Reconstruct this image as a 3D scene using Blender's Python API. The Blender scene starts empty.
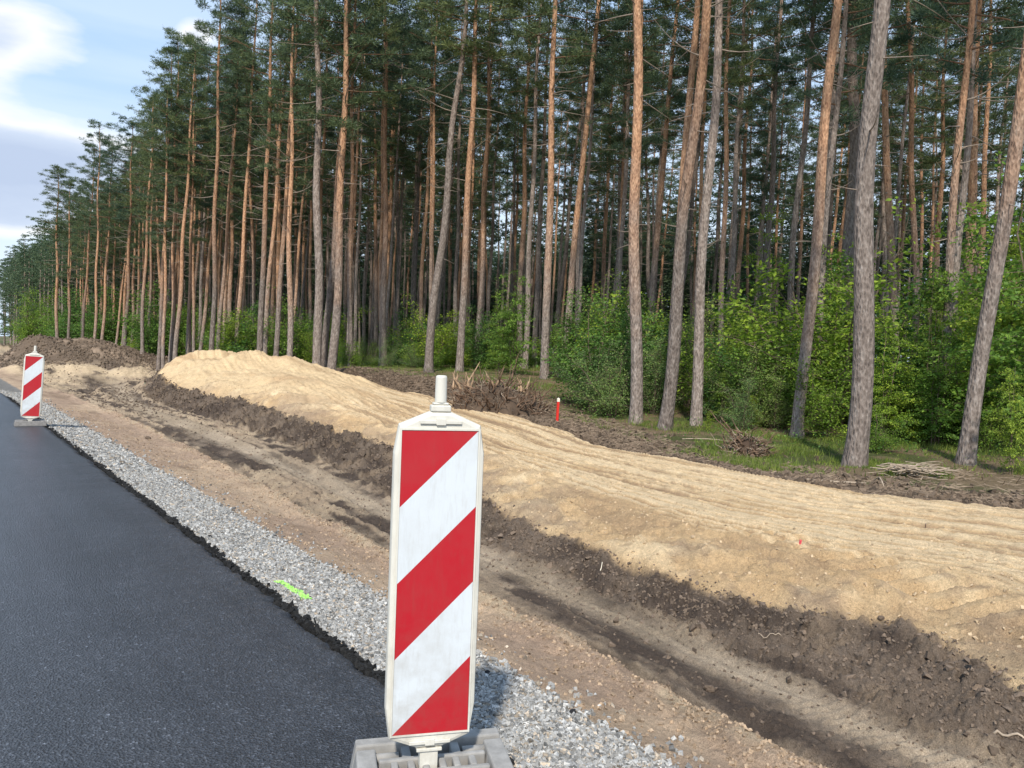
import bpy, math, numpy as np
from mathutils import Vector, Matrix
R = math.radians
scene = bpy.context.scene
col = scene.collection
rng = np.random.default_rng(7)

# ---------------------------------------------------------------- camera
F = 770.0; H = 1.48
pitch, roll, yaw = R(2.45), R(1.7), R(37.4)
fw = np.array([math.sin(yaw)*math.cos(pitch), math.cos(yaw)*math.cos(pitch), -math.sin(pitch)])
r0 = np.array([math.cos(yaw), -math.sin(yaw), 0.0]); u0 = np.cross(r0, fw)
rt = r0*math.cos(roll)+u0*math.sin(roll); up = -r0*math.sin(roll)+u0*math.cos(roll)
CAM = np.array([0, 0, H])
def atdepth(px, py, d): return CAM+(fw+rt*((px-512)/F)+up*((384-py)/F))*d
def spot(px, d, py=400):
    p = atdepth(px, py, d); return float(p[0]), float(p[1])
cd = bpy.data.cameras.new('camera'); cam = bpy.data.objects.new('camera', cd); col.objects.link(cam)
m = Matrix(((rt[0], up[0], -fw[0], 0), (rt[1], up[1], -fw[1], 0), (rt[2], up[2], -fw[2], H), (0, 0, 0, 1)))
cam.matrix_world = m
cd.sensor_width = 36; cd.lens = 36*F/1024; cd.clip_end = 9000; cd.clip_start = .05
scene.camera = cam

# ---------------------------------------------------------------- noise
def _hash(ix, iy, seed):
    h = (ix.astype(np.int64)*374761393+iy.astype(np.int64)*668265263+seed*1442695041) & 0xffffffff
    h = ((h ^ (h >> 13))*1274126177) & 0xffffffff
    return ((h ^ (h >> 16)) & 0xffff)/65535.0
def vn(x, y, seed=0):
    x = np.asarray(x, float); y = np.asarray(y, float)
    ix = np.floor(x); iy = np.floor(y); fx = x-ix; fy = y-iy
    fx = fx*fx*(3-2*fx); fy = fy*fy*(3-2*fy)
    a = _hash(ix, iy, seed); b = _hash(ix+1, iy, seed); c = _hash(ix, iy+1, seed); d = _hash(ix+1, iy+1, seed)
    return (a*(1-fx)+b*fx)*(1-fy)+(c*(1-fx)+d*fx)*fy
def fbm(x, y, s, o=4, seed=0, g=.5):
    t = 0; a = 1; n = 0; x = np.asarray(x, float)/s; y = np.asarray(y, float)/s
    for k in range(o):
        t = t+a*(vn(x, y, seed+k)*2-1); n += a; a *= g
        x, y = x*1.6-y*1.2+7.3, x*1.2+y*1.6+3.1
    return t/n
def ss(x, a, b):
    t = np.clip((x-a)/(b-a), 0, 1); return t*t*(3-2*t)
def gs(x, w): return np.exp(-(x/w)**2)

# ---------------------------------------------------------------- the ground's shape
XA = 1.6
yC = [0, 2, 4, 5.6, 9, 14, 20, 30, 45]; vC = [2.95, 2.97, 3.07, 3.05, 3.2, 3.42, 3.5, 3.45, 3.3]
yD = [0, 1.46, 1.7, 2.11, 2.4, 2.82, 3.3, 4.04, 4.94, 6, 7.1, 10.6, 12.7, 15.5, 18.8, 23.1, 26, 30, 34, 42, 60]
vD = [4.4, 4.47, 4.68, 4.88, 4.82, 4.61, 4.41, 4.38, 4.47, 4.65, 5.0, 5.80, 6.0, 6.15, 6.15, 6.0, 6.1, 6.8, 8.4, 12, 14]
yB = [0, 1.3, 1.65, 2.6, 3.25, 4.3, 5.9, 8.3, 10, 12.75, 16, 21, 25, 29, 34, 60]; vB = [4.0, 4.02, 3.92, 3.92, 4.03, 4.06, 4.18, 4.46, 4.79, 5.12, 5.3, 5.2, 5.3, 5.9, 7.5, 13]
yT = [0, 2, 2.8, 4, 5.6, 8.7, 13.2, 20, 26, 34, 60]; vT = [3.72, 3.74, 3.77, 3.86, 3.95, 4.17, 4.45, 4.5, 4.9, 6.2, 9]
yE = [0, 3, 4.5, 6, 8.3, 9.4, 11.7, 13.6, 17, 19, 28, 36, 60]; vE = [10.2, 9.7, 8.85, 8.95, 9.1, 9.1, 10.2, 10.9, 11.9, 12.2, 12.3, 11.4, 11.5]
def lines(X, Y):
    w = fbm(X, Y, 1.3, 4, 11)
    C = np.interp(Y, yC, vC)+.05*fbm(X, Y, .5, 3, 21)
    D = np.interp(Y, yD, vD)+.10*w+.07*fbm(X, Y, .22, 3, 23)
    E_ = np.interp(Y, yE, vE)+.35*fbm(X, Y, 1.6, 4, 31)
    return C, D, E_
def ground(X, Y, full=False):
    X = np.asarray(X, float); Y = np.asarray(Y, float)
    C, D, E_ = lines(X, Y)
    h = -.14+.08*ss(X, XA-.12, XA)-.09*ss(X, XA, 2.3)-.08*ss(X, 2.35, C-.2)-.09*ss(X, C-.05, C+.2)
    Bf = np.interp(Y, yB, vB)+.06*fbm(X, Y, .5, 3, 25); Tc = np.interp(Y, yT, vT)+.02*fbm(X, Y, 1.5, 2, 27)
    rD = .15+.10*ss(Y, 6, 10); h = h+rD*ss(X, Bf-.1, D+.12)+(.335-rD)*ss(X, D-.05, D+1.0-.3*ss(Y, 6, 10))
    h = h-.09*ss(X, E_-.25, E_+.15)-.07*ss(X, E_-3.2, E_-.2)*(1-ss(Y, 14, 20))
    n1 = fbm(X, Y, 5, 3, 41)
    h = h+.03*n1*ss(X, 3, 6)
    # forest floor
    fo = ss(X, E_, E_+1.5)
    h = h+fo*(-.12*ss(-Y, -20, -4)-.10*gs(Y-10,6)+.05*gs(Y-3,4)+.22*ss(Y, 12, 24)+.45*gs(Y-29, 9)+.12*fbm(X, Y, 3.1, 4, 43)+.01*np.minimum(np.maximum(X-12, 0), 40))
    # ruts and the broken little ridge beside the sand strip
    near = 1-ss(Y, 26, 34)
    rg = gs(X-C, .08)*(.035+.07*fbm(X, Y, .30, 4, 51))*near+gs(X-C+.14, .10)*.05*np.abs(fbm(X, Y, .10, 3, 52))*near
    dark = ss(X, C, C+.1)*(1-ss(X, D-.08, D+.06))
    span = np.maximum(Bf-C, .7)
    u = (X-C)/span
    trk = gs(X-Tc, .13+.01*np.minimum(Y, 20))
    trk2 = gs(X-C-.22, .06+.012*np.minimum(Y, 20))
    h = h+rg-dark*(.035*trk+.03*trk2)
    # tyre treads along the tracks
    tread = np.sin((Y+.55*(X-Tc))*2*math.pi/.07)
    h = h+dark*trk*.009*np.clip(tread*1.5, -1, 1)*(1-ss(Y, 8, 12))*ss(fbm(X, Y, .5, 2, 55), -.25, .1)
    # clods of the dark bank and of the dark strip
    bank = ss(X, Bf-.08, Bf+.12)*(1-ss(X, D-.02, D+.10))
    cl = np.abs(fbm(X, Y, .19, 4, 61, .55))*3.2; cl2 = np.abs(fbm(X, Y, .06, 3, 67))*3.0
    h = h+bank*(.040*(cl-.8)+.018*(cl2-.7)+.06*fbm(X, Y, .45, 3, 69))*(1+.9*ss(Y, 6, 14))
    mid = dark*(1-bank)*(1-.75*trk)*(.45+.55*ss(fbm(X, Y, .8, 3, 63), -.2, .4))
    h = h+mid*(.026*(cl-.8)+.012*(cl2-.7))*(1+.4*ss(Y, 5, 10))
    strp = vn(u*8+.35*fbm(X, Y, 1.2, 2, 77), Y*.14, 78)*.55+vn(u*20, Y*.3, 79)*.45
    h = h+dark*(1-bank)*.075*(strp-.5)*(1+ss(Y, 5, 12))
    # streaks dragged along the strip
    st = (ss(X, 2.3, 2.6)*(1-dark))*(1-ss(X, C+.1, C+.3))
    h = h+st*(.012*fbm(X*3.0, Y*.8, .25, 3, 71)+.010*fbm(X, Y, .12, 3, 73))
    # sand shelf: grader lines that run along it, crumbly edge
    sh = ss(X, D-.02, D+.15)*(1-ss(X, E_-.15, E_+.1))
    q = (X-np.interp(Y, yD, vD))/np.maximum(np.interp(Y, yE, vE)-np.interp(Y, yD, vD), 2)*5+.035*fbm(X, Y*.35, 1.4, 3, 81)
    gl = vn(q*4.2, Y*.10, 83)*.28+vn(q*12, Y*.22, 85)*.36+vn(q*29, Y*.5, 86)*.36
    gl = ss((gl-.5)*2.0+.5, .05, .95); lf = ss(X, D+.55, D+1.3); gl = .5+(gl-.5)*lf
    h = h+sh*(.046*(gl-.5)*ss(X, D+.2, D+1.0)+.016*fbm(X, Y, .25, 4, 87)+.013*fbm(X, Y, .06, 3, 88)*(.5+ss(fbm(X, Y, .7, 2, 89), -.3, .4)))
    lip = gs(X-D-.45, .5)*sh
    k_td = lambda a_, b_: ss(.30-np.abs(a_-5.42-.06*(b_-1.7)), 0, .1)*(1-ss(b_, 3.6, 4.2))
    h = h+lip*(.13*fbm(X, Y*.7, .7, 5, 91, .6)+.13*(.3-np.abs(fbm(X, Y*.8, .34, 5, 94, .6))))*(1-k_td(X, Y))
    td = sh*ss(.23-np.abs(X-5.42-.06*(Y-1.7)), 0, .04)*(1-ss(Y, 3.6, 4.2))
    h = h+td*(.036*np.clip(np.sin((Y+.62*X+.05*fbm(X, Y, .3, 2, 93))*2*math.pi/.23)*2.2+.5, -1, 1)*(.75+.5*fbm(X, Y, .35, 2, 99))-.012)+sh*gs(X-5.05-.06*(Y-1.7), .04)*.03*(1-ss(Y, 4, 5))
    td2 = sh*(np.abs(X-8.0-.05*Y) < .9)*ss(Y, 3, 5)*(1-ss(Y, 10, 13)); h = h+td2*.004*np.sin((Y+.5*X)*2*math.pi/.12)*ss(fbm(X*3, Y*.3, .6, 2, 90), -.1, .2)
    chute = ss(X, D, D+.15)*(1-ss(X, D+.9, D+1.6))*ss(Y, 5.5, 8)*(1-ss(Y, 24, 28)); h = h+chute*.10*fbm(Y+.7*X, X*.35, .55, 3, 92)
    # heap of sand and its ridge toward the camera
    a = (Y-28.8); bx = X-8.7-.06*a
    heap = (.80+.16*np.sin(Y*1.25+X*.8)+.10*np.sin(Y*2.7+1))*np.exp(-np.abs(bx/2.2)**2.6)*np.exp(-np.abs(a/np.where(a < 0, 4.8, 4.2))**2.8)
    bx2 = X-8.0; a2 = Y-21
    heap = heap+.48*np.exp(-(bx2/1.7)**2)*np.exp(-(a2/5.0)**2)
    bx3 = X-10.5; heap = heap+.55*np.exp(-(bx3/1.6)**2)*np.exp(-((Y-24.5)/3.)**2)
    hm = np.clip(heap/.3, 0, 1)
    h = h+heap*(1+.24*fbm(X, Y, 1.1, 4, 95))+hm*.03*fbm(X, Y, .16, 3, 96)+hm*(.10*fbm(X+Y*.3, Y*.35, .6, 4, 97)+.18*(.35-np.abs(fbm(X, Y, 1.5, 3, 98))))
    # dug-over ground further off
    far = ss(Y, 22, 32)*(1-ss(X, 11, 13))*ss(X, 2.6, 4)
    h = h+far*(.30*fbm(X, Y*.6, 2.6, 5, 101))
    sb = gs(Y-40-1.5*np.sin(X*.6), 2.0)*ss(X, 2.2, 3.4)*(1-ss(X, 8., 9.6)); h = h+.42*sb*(1+.3*fbm(X, Y, .8, 4, 103))
    md = np.exp(-((Y-58)/4.0)**2)*ss(X, 2.4, 6.5)*(1-ss(X, 9.5, 14.5)); h = h+1.85*md*(1+.30*fbm(X, Y, 2.4, 5, 105))+md*.25*fbm(X+Y*.5, Y*.2, .8, 4, 107)
    if full:
        return h, dict(C=C, D=D, E=E_, strp=strp, chute=chute, td=td, dark=dark, bank=bank, trk=trk, trk2=trk2, cl=cl, cl2=cl2, sh=sh, gl=gl, heap=heap, far=far, sb=sb, md=md, lip=lip)
    return h
def gz(x, y): return float(ground(np.array([x]), np.array([y]))[0])

# ---------------------------------------------------------------- mesh and object helpers
def mesh_np(name, V, Fc, mats=(), smooth=False, attr=None, midx=None, uv=None):
    V = np.asarray(V, np.float32); Fc = np.asarray(Fc, np.int32); k = Fc.shape[1]
    me = bpy.data.meshes.new(name); n = len(Fc)
    me.vertices.add(len(V)); me.vertices.foreach_set('co', V.ravel())
    me.loops.add(n*k); me.loops.foreach_set('vertex_index', Fc.ravel())
    me.polygons.add(n); me.polygons.foreach_set('loop_start', np.arange(n, dtype=np.int32)*k)
    me.polygons.foreach_set('loop_total', np.full(n, k, np.int32))
    if midx is not None: me.polygons.foreach_set('material_index', np.asarray(midx, np.int32))
    me.polygons.foreach_set('use_smooth', np.full(n, smooth, bool))
    me.update(calc_edges=True)
    if attr is not None:
        at_ = me.color_attributes.new('tint', 'FLOAT_COLOR', 'POINT')
        c = np.ones((len(V), 4), np.float32); c[:, :3] = attr; at_.data.foreach_set('color', c.ravel())
    for mm in mats: me.materials.append(mm)
    return me
def link(name, me, parent=None):
    o = bpy.data.objects.new(name, me); col.objects.link(o)
    if parent: o.parent = parent
    return o
def tag(o, label=None, cat=None, group=None, kind=None):
    if label: o['label'] = label
    if cat: o['category'] = cat
    if group: o['group'] = group
    if kind: o['kind'] = kind
    return o
def empty(name, loc): 
    o = bpy.data.objects.new(name, None); o.location = loc; o.empty_display_size = .2; col.objects.link(o); return o
class MB:
    """collects pieces of one mesh"""
    def __init__(s): s.v = []; s.f = []; s.m = []; s.n = 0
    def add(s, V, Fs, mi=0):
        s.v.append(np.asarray(V, float)); 
        for f in Fs: s.f.append([i+s.n for i in f]); s.m.append(mi)
        s.n += len(V)
    def tube(s, P, rad, k=6, mi=0, cap=True):
        P = np.asarray(P, float); n = len(P); rad = np.broadcast_to(rad, (n,))
        T = np.gradient(P, axis=0); T /= np.linalg.norm(T, axis=1)[:, None]+1e-9
        ref = np.array([0, 0, 1.]) if abs(T[0][2]) < .9 else np.array([1., 0, 0])
        V = []
        for i in range(n):
            a = np.cross(T[i], ref); a /= np.linalg.norm(a)+1e-9; b = np.cross(T[i], a)
            for j in range(k):
                th = 2*math.pi*j/k; V.append(P[i]+rad[i]*(a*math.cos(th)+b*math.sin(th)))
        Fs = [[i*k+j, i*k+(j+1) % k, (i+1)*k+(j+1) % k, (i+1)*k+j] for i in range(n-1) for j in range(k)]
        if cap: Fs += [list(range(k))[::-1], [(n-1)*k+j for j in range(k)]]
        s.add(V, Fs, mi)
    def prism(s, poly, y0, y1, mi=0, sc=1.0, off=(0, 0)):
        """polygon in x,z pushed from y0 to y1; the y0 end may be scaled"""
        k = len(poly); c = np.mean(poly, axis=0)
        A = [((p[0]-c[0])*sc+c[0], y0, (p[1]-c[1])*sc+c[1]) for p in poly]; B = [(p[0], y1, p[1]) for p in poly]
        s.add(A+B, [[i, (i+1) % k, (i+1) % k+k, i+k] for i in range(k)]+[list(range(k))[::-1], [k+i for i in range(k)]], mi)
    def box(s, a, b, mi=0):
        x0, y0, z0 = a; x1, y1, z1 = b
        s.add([(x0, y0, z0), (x1, y0, z0), (x1, y1, z0), (x0, y1, z0), (x0, y0, z1), (x1, y0, z1), (x1, y1, z1), (x0, y1, z1)],
              [[0, 3, 2, 1], [4, 5, 6, 7], [0, 1, 5, 4], [1, 2, 6, 5], [2, 3, 7, 6], [3, 0, 4, 7]], mi)
    def mesh(s, name, mats, smooth=False, bevel=0):
        import bmesh
        me = bpy.data.meshes.new(name); me.from_pydata(np.concatenate(s.v).tolist(), [], s.f)
        for mm in mats: me.materials.append(mm)
        for p, mi in zip(me.polygons, s.m): p.material_index = mi; p.use_smooth = smooth
        bm = bmesh.new(); bm.from_mesh(me); bmesh.ops.recalc_face_normals(bm, faces=bm.faces)
        if bevel:
            bmesh.ops.bevel(bm, geom=[e for e in bm.edges if e.is_manifold and e.calc_face_angle(0) > .5], offset=bevel, segments=2, affect='EDGES', profile=.5)
        bm.to_mesh(me); bm.free(); me.update(); return me
    def build(s, name, mats, parent=None, smooth=False, bevel=0): return link(name, s.mesh(name, mats, smooth, bevel), parent)

# ---------------------------------------------------------------- materials
class NT:
    def __init__(s, name, rough=.8, spec=.3):
        s.m = bpy.data.materials.new(name); s.m.use_nodes = True; s.t = s.m.node_tree; s.b = s.t.nodes['Principled BSDF']
        s.b.inputs['Roughness'].default_value = rough; s.b.inputs['Specular IOR Level'].default_value = spec
    def n(s, ty, **kw):
        o = s.t.nodes.new(ty)
        for k, v in kw.items(): setattr(o, k, v)
        return o
    def l(s, a, b): s.t.links.new(a, b)
    def co(s, kind='Object', scale=(1, 1, 1)):
        c = s.n('ShaderNodeTexCoord'); mp = s.n('ShaderNodeMapping'); mp.inputs['Scale'].default_value = scale
        if kind == 'Pos': g = s.n('ShaderNodeNewGeometry'); s.l(g.outputs['Position'], mp.inputs['Vector'])
        else: s.l(c.outputs[kind], mp.inputs['Vector'])
        return mp.outputs['Vector']
    def noise(s, vec, sc, det=4, ro=.6):
        o = s.n('ShaderNodeTexNoise'); o.inputs['Scale'].default_value = sc; o.inputs['Detail'].default_value = det
        o.inputs['Roughness'].default_value = ro; s.l(vec, o.inputs['Vector']); return o.outputs['Fac']
    def vor(s, vec, sc, feature='F1', out='Distance'):
        o = s.n('ShaderNodeTexVoronoi', feature=feature); o.inputs['Scale'].default_value = sc; s.l(vec, o.inputs['Vector']); return o.outputs[out]
    def ramp(s, fac, stops):
        o = s.n('ShaderNodeValToRGB'); e = o.color_ramp.elements
        while len(e) < len(stops): e.new(.5)
        for el, (p, c) in zip(e, stops):
            el.position = p; el.color = (c if isinstance(c, tuple) else (c, c, c))+(1,)
        s.l(fac, o.inputs['Fac']); return o.outputs['Color']
    def mix(s, fac, a, b, bt='MIX'):
        o = s.n('ShaderNodeMix', data_type='RGBA', blend_type=bt)
        for inp, v in ((0, fac), (6, a), (7, b)):
            if isinstance(v, (int, float)): o.inputs[inp].default_value = v
            elif isinstance(v, tuple): o.inputs[inp].default_value = v+(1,)
            else: s.l(v, o.inputs[inp])
        return o.outputs[2]
    def math(s, op, a, b=0.0):
        o = s.n('ShaderNodeMath', operation=op)
        for i, v in enumerate((a, b)):
            if isinstance(v, (int, float)): o.inputs[i].default_value = v
            else: s.l(v, o.inputs[i])
        return o.outputs[0]
    def bump(s, h, dist, strength=1.0, prev=None):
        o = s.n('ShaderNodeBump'); o.inputs['Distance'].default_value = dist; o.inputs['Strength'].default_value = strength
        s.l(h, o.inputs['Height'])
        if prev: s.l(prev, o.inputs['Normal'])
        s.l(o.outputs['Normal'], s.b.inputs['Normal']); return o.outputs['Normal']
    def color(s, c):
        if isinstance(c, tuple): s.b.inputs['Base Color'].default_value = c+(1,)
        else: s.l(c, s.b.inputs['Base Color'])
    def rough(s, r): s.l(r, s.b.inputs['Roughness'])

def m_ground():
    t = NT('ground_soil', .95, .15)
    a = t.n('ShaderNodeAttribute', attribute_name='tint'); v = t.co('Pos')
    n1 = t.noise(v, 45, 5, .7); n2 = t.noise(v, 6, 5, .65); n3 = t.noise(v, 190, 3, .65); n4 = t.noise(v, 15, 6, .75)
    c = t.mix(.7, a.outputs['Color'], t.ramp(n1, [(.3, .72), (.7, 1.25)]), 'MULTIPLY')
    c = t.mix(1.0, c, t.ramp(n2, [(.3, .85), (.7, 1.14)]), 'MULTIPLY')
    c = t.mix(1.0, c, t.ramp(n3, [(.35, .70), (.65, 1.38)]), 'MULTIPLY')
    t.color(c); nn = t.bump(n4, .018, .8); nn = t.bump(n1, .020, .9, nn); t.bump(n3, .010, .9, nn); return t.m
def m_tint(name, rough=.85, bump=0.004, sc=120):
    t = NT(name, rough, .25); a = t.n('ShaderNodeAttribute', attribute_name='tint'); v = t.co('Pos'); n = t.noise(v, sc, 3)
    t.color(t.mix(1.0, a.outputs['Color'], t.ramp(n, [(.3, .75), (.7, 1.2)]), 'MULTIPLY')); t.bump(n, bump, .8); return t.m
def m_asphalt():
    t = NT('asphalt', .5, .5); v = t.co('Pos')
    cell = t.vor(v, 110, 'F1', 'Color'); d = t.vor(v, 110)
    sp = t.ramp(cell, [(.0, .030), (.55, .048), (.80, .072), (.94, .14), (1, .30)])
    big = t.noise(t.co('Pos', (1, .16, 1)), 1.6, 4); sm = t.noise(v, 260, 2)
    c = t.mix(1.0, sp, t.ramp(big, [(.3, (.66, .74, .90)), (.7, (.92, 1.0, 1.16))]), 'MULTIPLY')
    c = t.mix(1.0, c, t.ramp(t.noise(t.co('Pos', (1, .04, 1)), 5.5, 3), [(.35, .92), (.65, 1.08)]), 'MULTIPLY')
    c = t.mix(1.0, c, t.ramp(t.noise(v, 1.1, 5, .7), [(.35, .86), (.65, 1.14)]), 'MULTIPLY')
    sx = t.n('ShaderNodeSeparateXYZ'); t.l(v, sx.inputs[0]); ed = t.n('ShaderNodeMapRange'); ed.inputs['From Min'].default_value = .7; ed.inputs['From Max'].default_value = 1.6; t.l(sx.outputs['X'], ed.inputs['Value'])
    dust = t.math('MULTIPLY', ed.outputs[0], t.ramp(t.noise(v, 14, 5, .75), [(.55, 0.0), (.80, .35)])); c = t.mix(dust, c, (.17, .145, .12))
    t.color(t.mix(.6, c, t.ramp(sm, [(.3, .6), (.7, 1.4)]), 'MULTIPLY'))
    t.rough(t.ramp(big, [(.25, .31), (.75, .42)]))
    nn = t.bump(d, .006, .9); t.bump(sm, .003, .7, nn); return t.m
def m_bark(name, orange):
    t = NT(name, .9, .2); ob = t.co('Object'); v = t.co('Pos', (1, 1, .28)); vp = t.co('Pos')
    sep = t.n('ShaderNodeSeparateXYZ'); t.l(ob, sep.inputs[0])
    inf = t.n('ShaderNodeObjectInfo')
    n = t.noise(v, 16, 5, .7); nb = t.noise(vp, 1.1, 3); pl = t.vor(t.co('Pos', (1, 1, .35)), 26, 'F1', 'Distance')
    g = t.ramp(n, [(.28, (.095, .075, .064)), (.52, (.225, .185, .16)), (.75, (.38, .335, .30))])
    o = t.ramp(n, [(.28, (.20, .10, .06)), (.55, (.44, .25, .145)), (.78, (.58, .39, .25))])
    zz = t.math('ADD', sep.outputs['Z'], t.math('MULTIPLY', nb, 5.0))
    zz = t.math('ADD', zz, t.math('MULTIPLY', inf.outputs['Random'], 3.0))
    a = (6.5, 11.5) if orange else (10, 24)
    f = t.n('ShaderNodeMapRange'); f.inputs['From Min'].default_value = a[0]; f.inputs['From Max'].default_value = a[1]; t.l(zz, f.inputs['Value'])
    f.inputs['To Max'].default_value = .95 if orange else .35
    c = t.mix(f.outputs[0], g, o)
    c = t.mix(.8, c, t.ramp(pl, [(.05, .55), (.45, 1.15)]), 'MULTIPLY')
    rnd = t.ramp(inf.outputs['Random'], [(0, .70), (.5, .98), (1, 1.18)])
    t.color(t.mix(1.0, c, rnd, 'MULTIPLY'))
    nn = t.bump(pl, .03, .9); t.bump(n, .02, .8, nn); return t.m
def m_leaf(name, c0, c1, trans=.3, rough=.55):
    t = NT(name, rough, .25); g = t.co('Pos'); inf = t.n('ShaderNodeObjectInfo')
    n = t.noise(g, 2.2, 4, .7); isl = t.n('ShaderNodeNewGeometry')
    c = t.ramp(n, [(.3, c0), (.7, c1)])
    c = t.mix(1.0, c, t.ramp(isl.outputs['Random Per Island'], [(0, (.55, .6, .6)), (.6, (1, 1, 1)), (1, (1.6, 1.4, 1.2))]), 'MULTIPLY')
    c = t.mix(1.0, c, t.ramp(inf.outputs['Random'], [(0, (.70, .82, .95)), (1, (1.3, 1.15, .85))]), 'MULTIPLY')
    t.color(c)
    tr = t.n('ShaderNodeBsdfTranslucent'); t.l(c, tr.inputs['Color']); ms = t.n('ShaderNodeMixShader'); ms.inputs[0].default_value = trans
    out = t.t.nodes['Material Output']; t.l(t.b.outputs[0], ms.inputs[1]); t.l(tr.outputs[0], ms.inputs[2]); t.l(ms.outputs[0], out.inputs['Surface'])
    return t.m
def m_plain(name, c, rough=.5, spec=.4, var=.12, sc=30, bump=.0):
    t = NT(name, rough, spec); v = t.co('Object'); n = t.noise(v, sc, 4)
    t.color(t.mix(1.0, c, t.ramp(n, [(.3, 1-var), (.7, 1+var)]), 'MULTIPLY'))
    if bump: t.bump(n, bump, .7)
    return t.m
def m_plastic(name, c, dirtc=(.30, .26, .20)):
    t = NT(name, .45, .4); v = t.co('Object'); n = t.noise(v, 7, 6, .7); n2 = t.noise(t.co('Object', (1, 1, .15)), 60, 4, .7)
    sep = t.n('ShaderNodeSeparateXYZ'); t.l(v, sep.inputs[0])
    low = t.n('ShaderNodeMapRange'); low.inputs['From Min'].default_value = .75; low.inputs['From Max'].default_value = .0; t.l(sep.outputs['Z'], low.inputs['Value'])
    d = t.math('MULTIPLY', t.ramp(n, [(.42, 0.0), (.75, 1.0)]), t.math('ADD', t.math('MULTIPLY', low.outputs[0], .62), .20))
    c2 = t.mix(d, c, dirtc); c2 = t.mix(t.math('MULTIPLY', t.ramp(n2, [(.5, 0.0), (.8, 1.0)]), .25), c2, dirtc)
    t.color(c2); t.rough(t.ramp(n, [(.3, .35), (.7, .6)])); t.bump(n2, .0006, .5); return t.m

M = dict(
    ground=m_ground(), asphalt=m_asphalt(), stone=m_tint('crushed_stone', .8), clod=m_tint('soil_clod', .95, .008, 80),
    bark=m_bark('pine_bark_orange', True), bark_grey=m_bark('pine_bark_grey', False),
    dead=m_plain('dead_wood', (.27, .22, .18), .9, .1, .3, 12), limb=m_plain('pine_limb', (.16, .095, .06), .9, .1, .3, 8),
    needle=m_leaf('pine_needles', (.074, .120, .072), (.145, .200, .105), .34),
    leafa=m_leaf('broad_leaves_fresh', (.13, .25, .035), (.28, .42, .07), .5),
    leafb=m_leaf('willow_leaves', (.19, .30, .09), (.31, .43, .15), .5),
    leafc=m_leaf('yellow_green_leaves', (.20, .31, .04), (.34, .46, .08), .5),
    leafd=m_leaf('dark_green_leaves', (.075, .17, .038), (.15, .28, .06), .42),
    grass=m_leaf('grass_blades', (.10, .17, .035), (.19, .25, .065), .3),
    twig=m_plain('shrub_twigs', (.14, .11, .08), .9, .1, .3, 10),
    root=m_plain('torn_roots', (.15, .098, .066), .9, .15, .6, 9, .003), splinter=m_plain('fresh_split_wood', (.36, .25, .16), .8, .2, .3, 14, .002),
    stick=m_plain('weathered_sticks', (.36, .29, .22), .9, .1, .35, 14, .002),
    pocket_shade_rubber=m_plain('pocket_shade_rubber', (.07, .068, .065), .9, .2, .3, 30), litter=m_plain('dry_litter', (.23, .175, .125), .95, .1, .5, 9), cream=m_plastic('cream_plastic', (.66, .64, .57)), white=m_plastic('white_sheeting', (.62, .66, .69)), red=m_plastic('red_sheeting', (.43, .011, .020), (.27, .06, .05)),
    rubber=m_plain('recycled_rubber', (.20, .19, .18), .85, .3, .3, 40, .002), rubber_top=m_plain('dusty_rubber', (.28, .27, .255), .85, .3, .22, 18, .002),
    red_paint=m_plain('red_stake_paint', (.62, .03, .02), .6, .3, .15, 30), white_paint=m_plain('pale_wood_top', (.75, .68, .55), .7, .3, .1, 30),
    pink=m_plain('pink_stake_paint', (.75, .10, .12), .6, .3, .1, 30), spray=m_plain('green_spray_paint', (.36, .70, .16), .7, .3, .2, 60),
)

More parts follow.
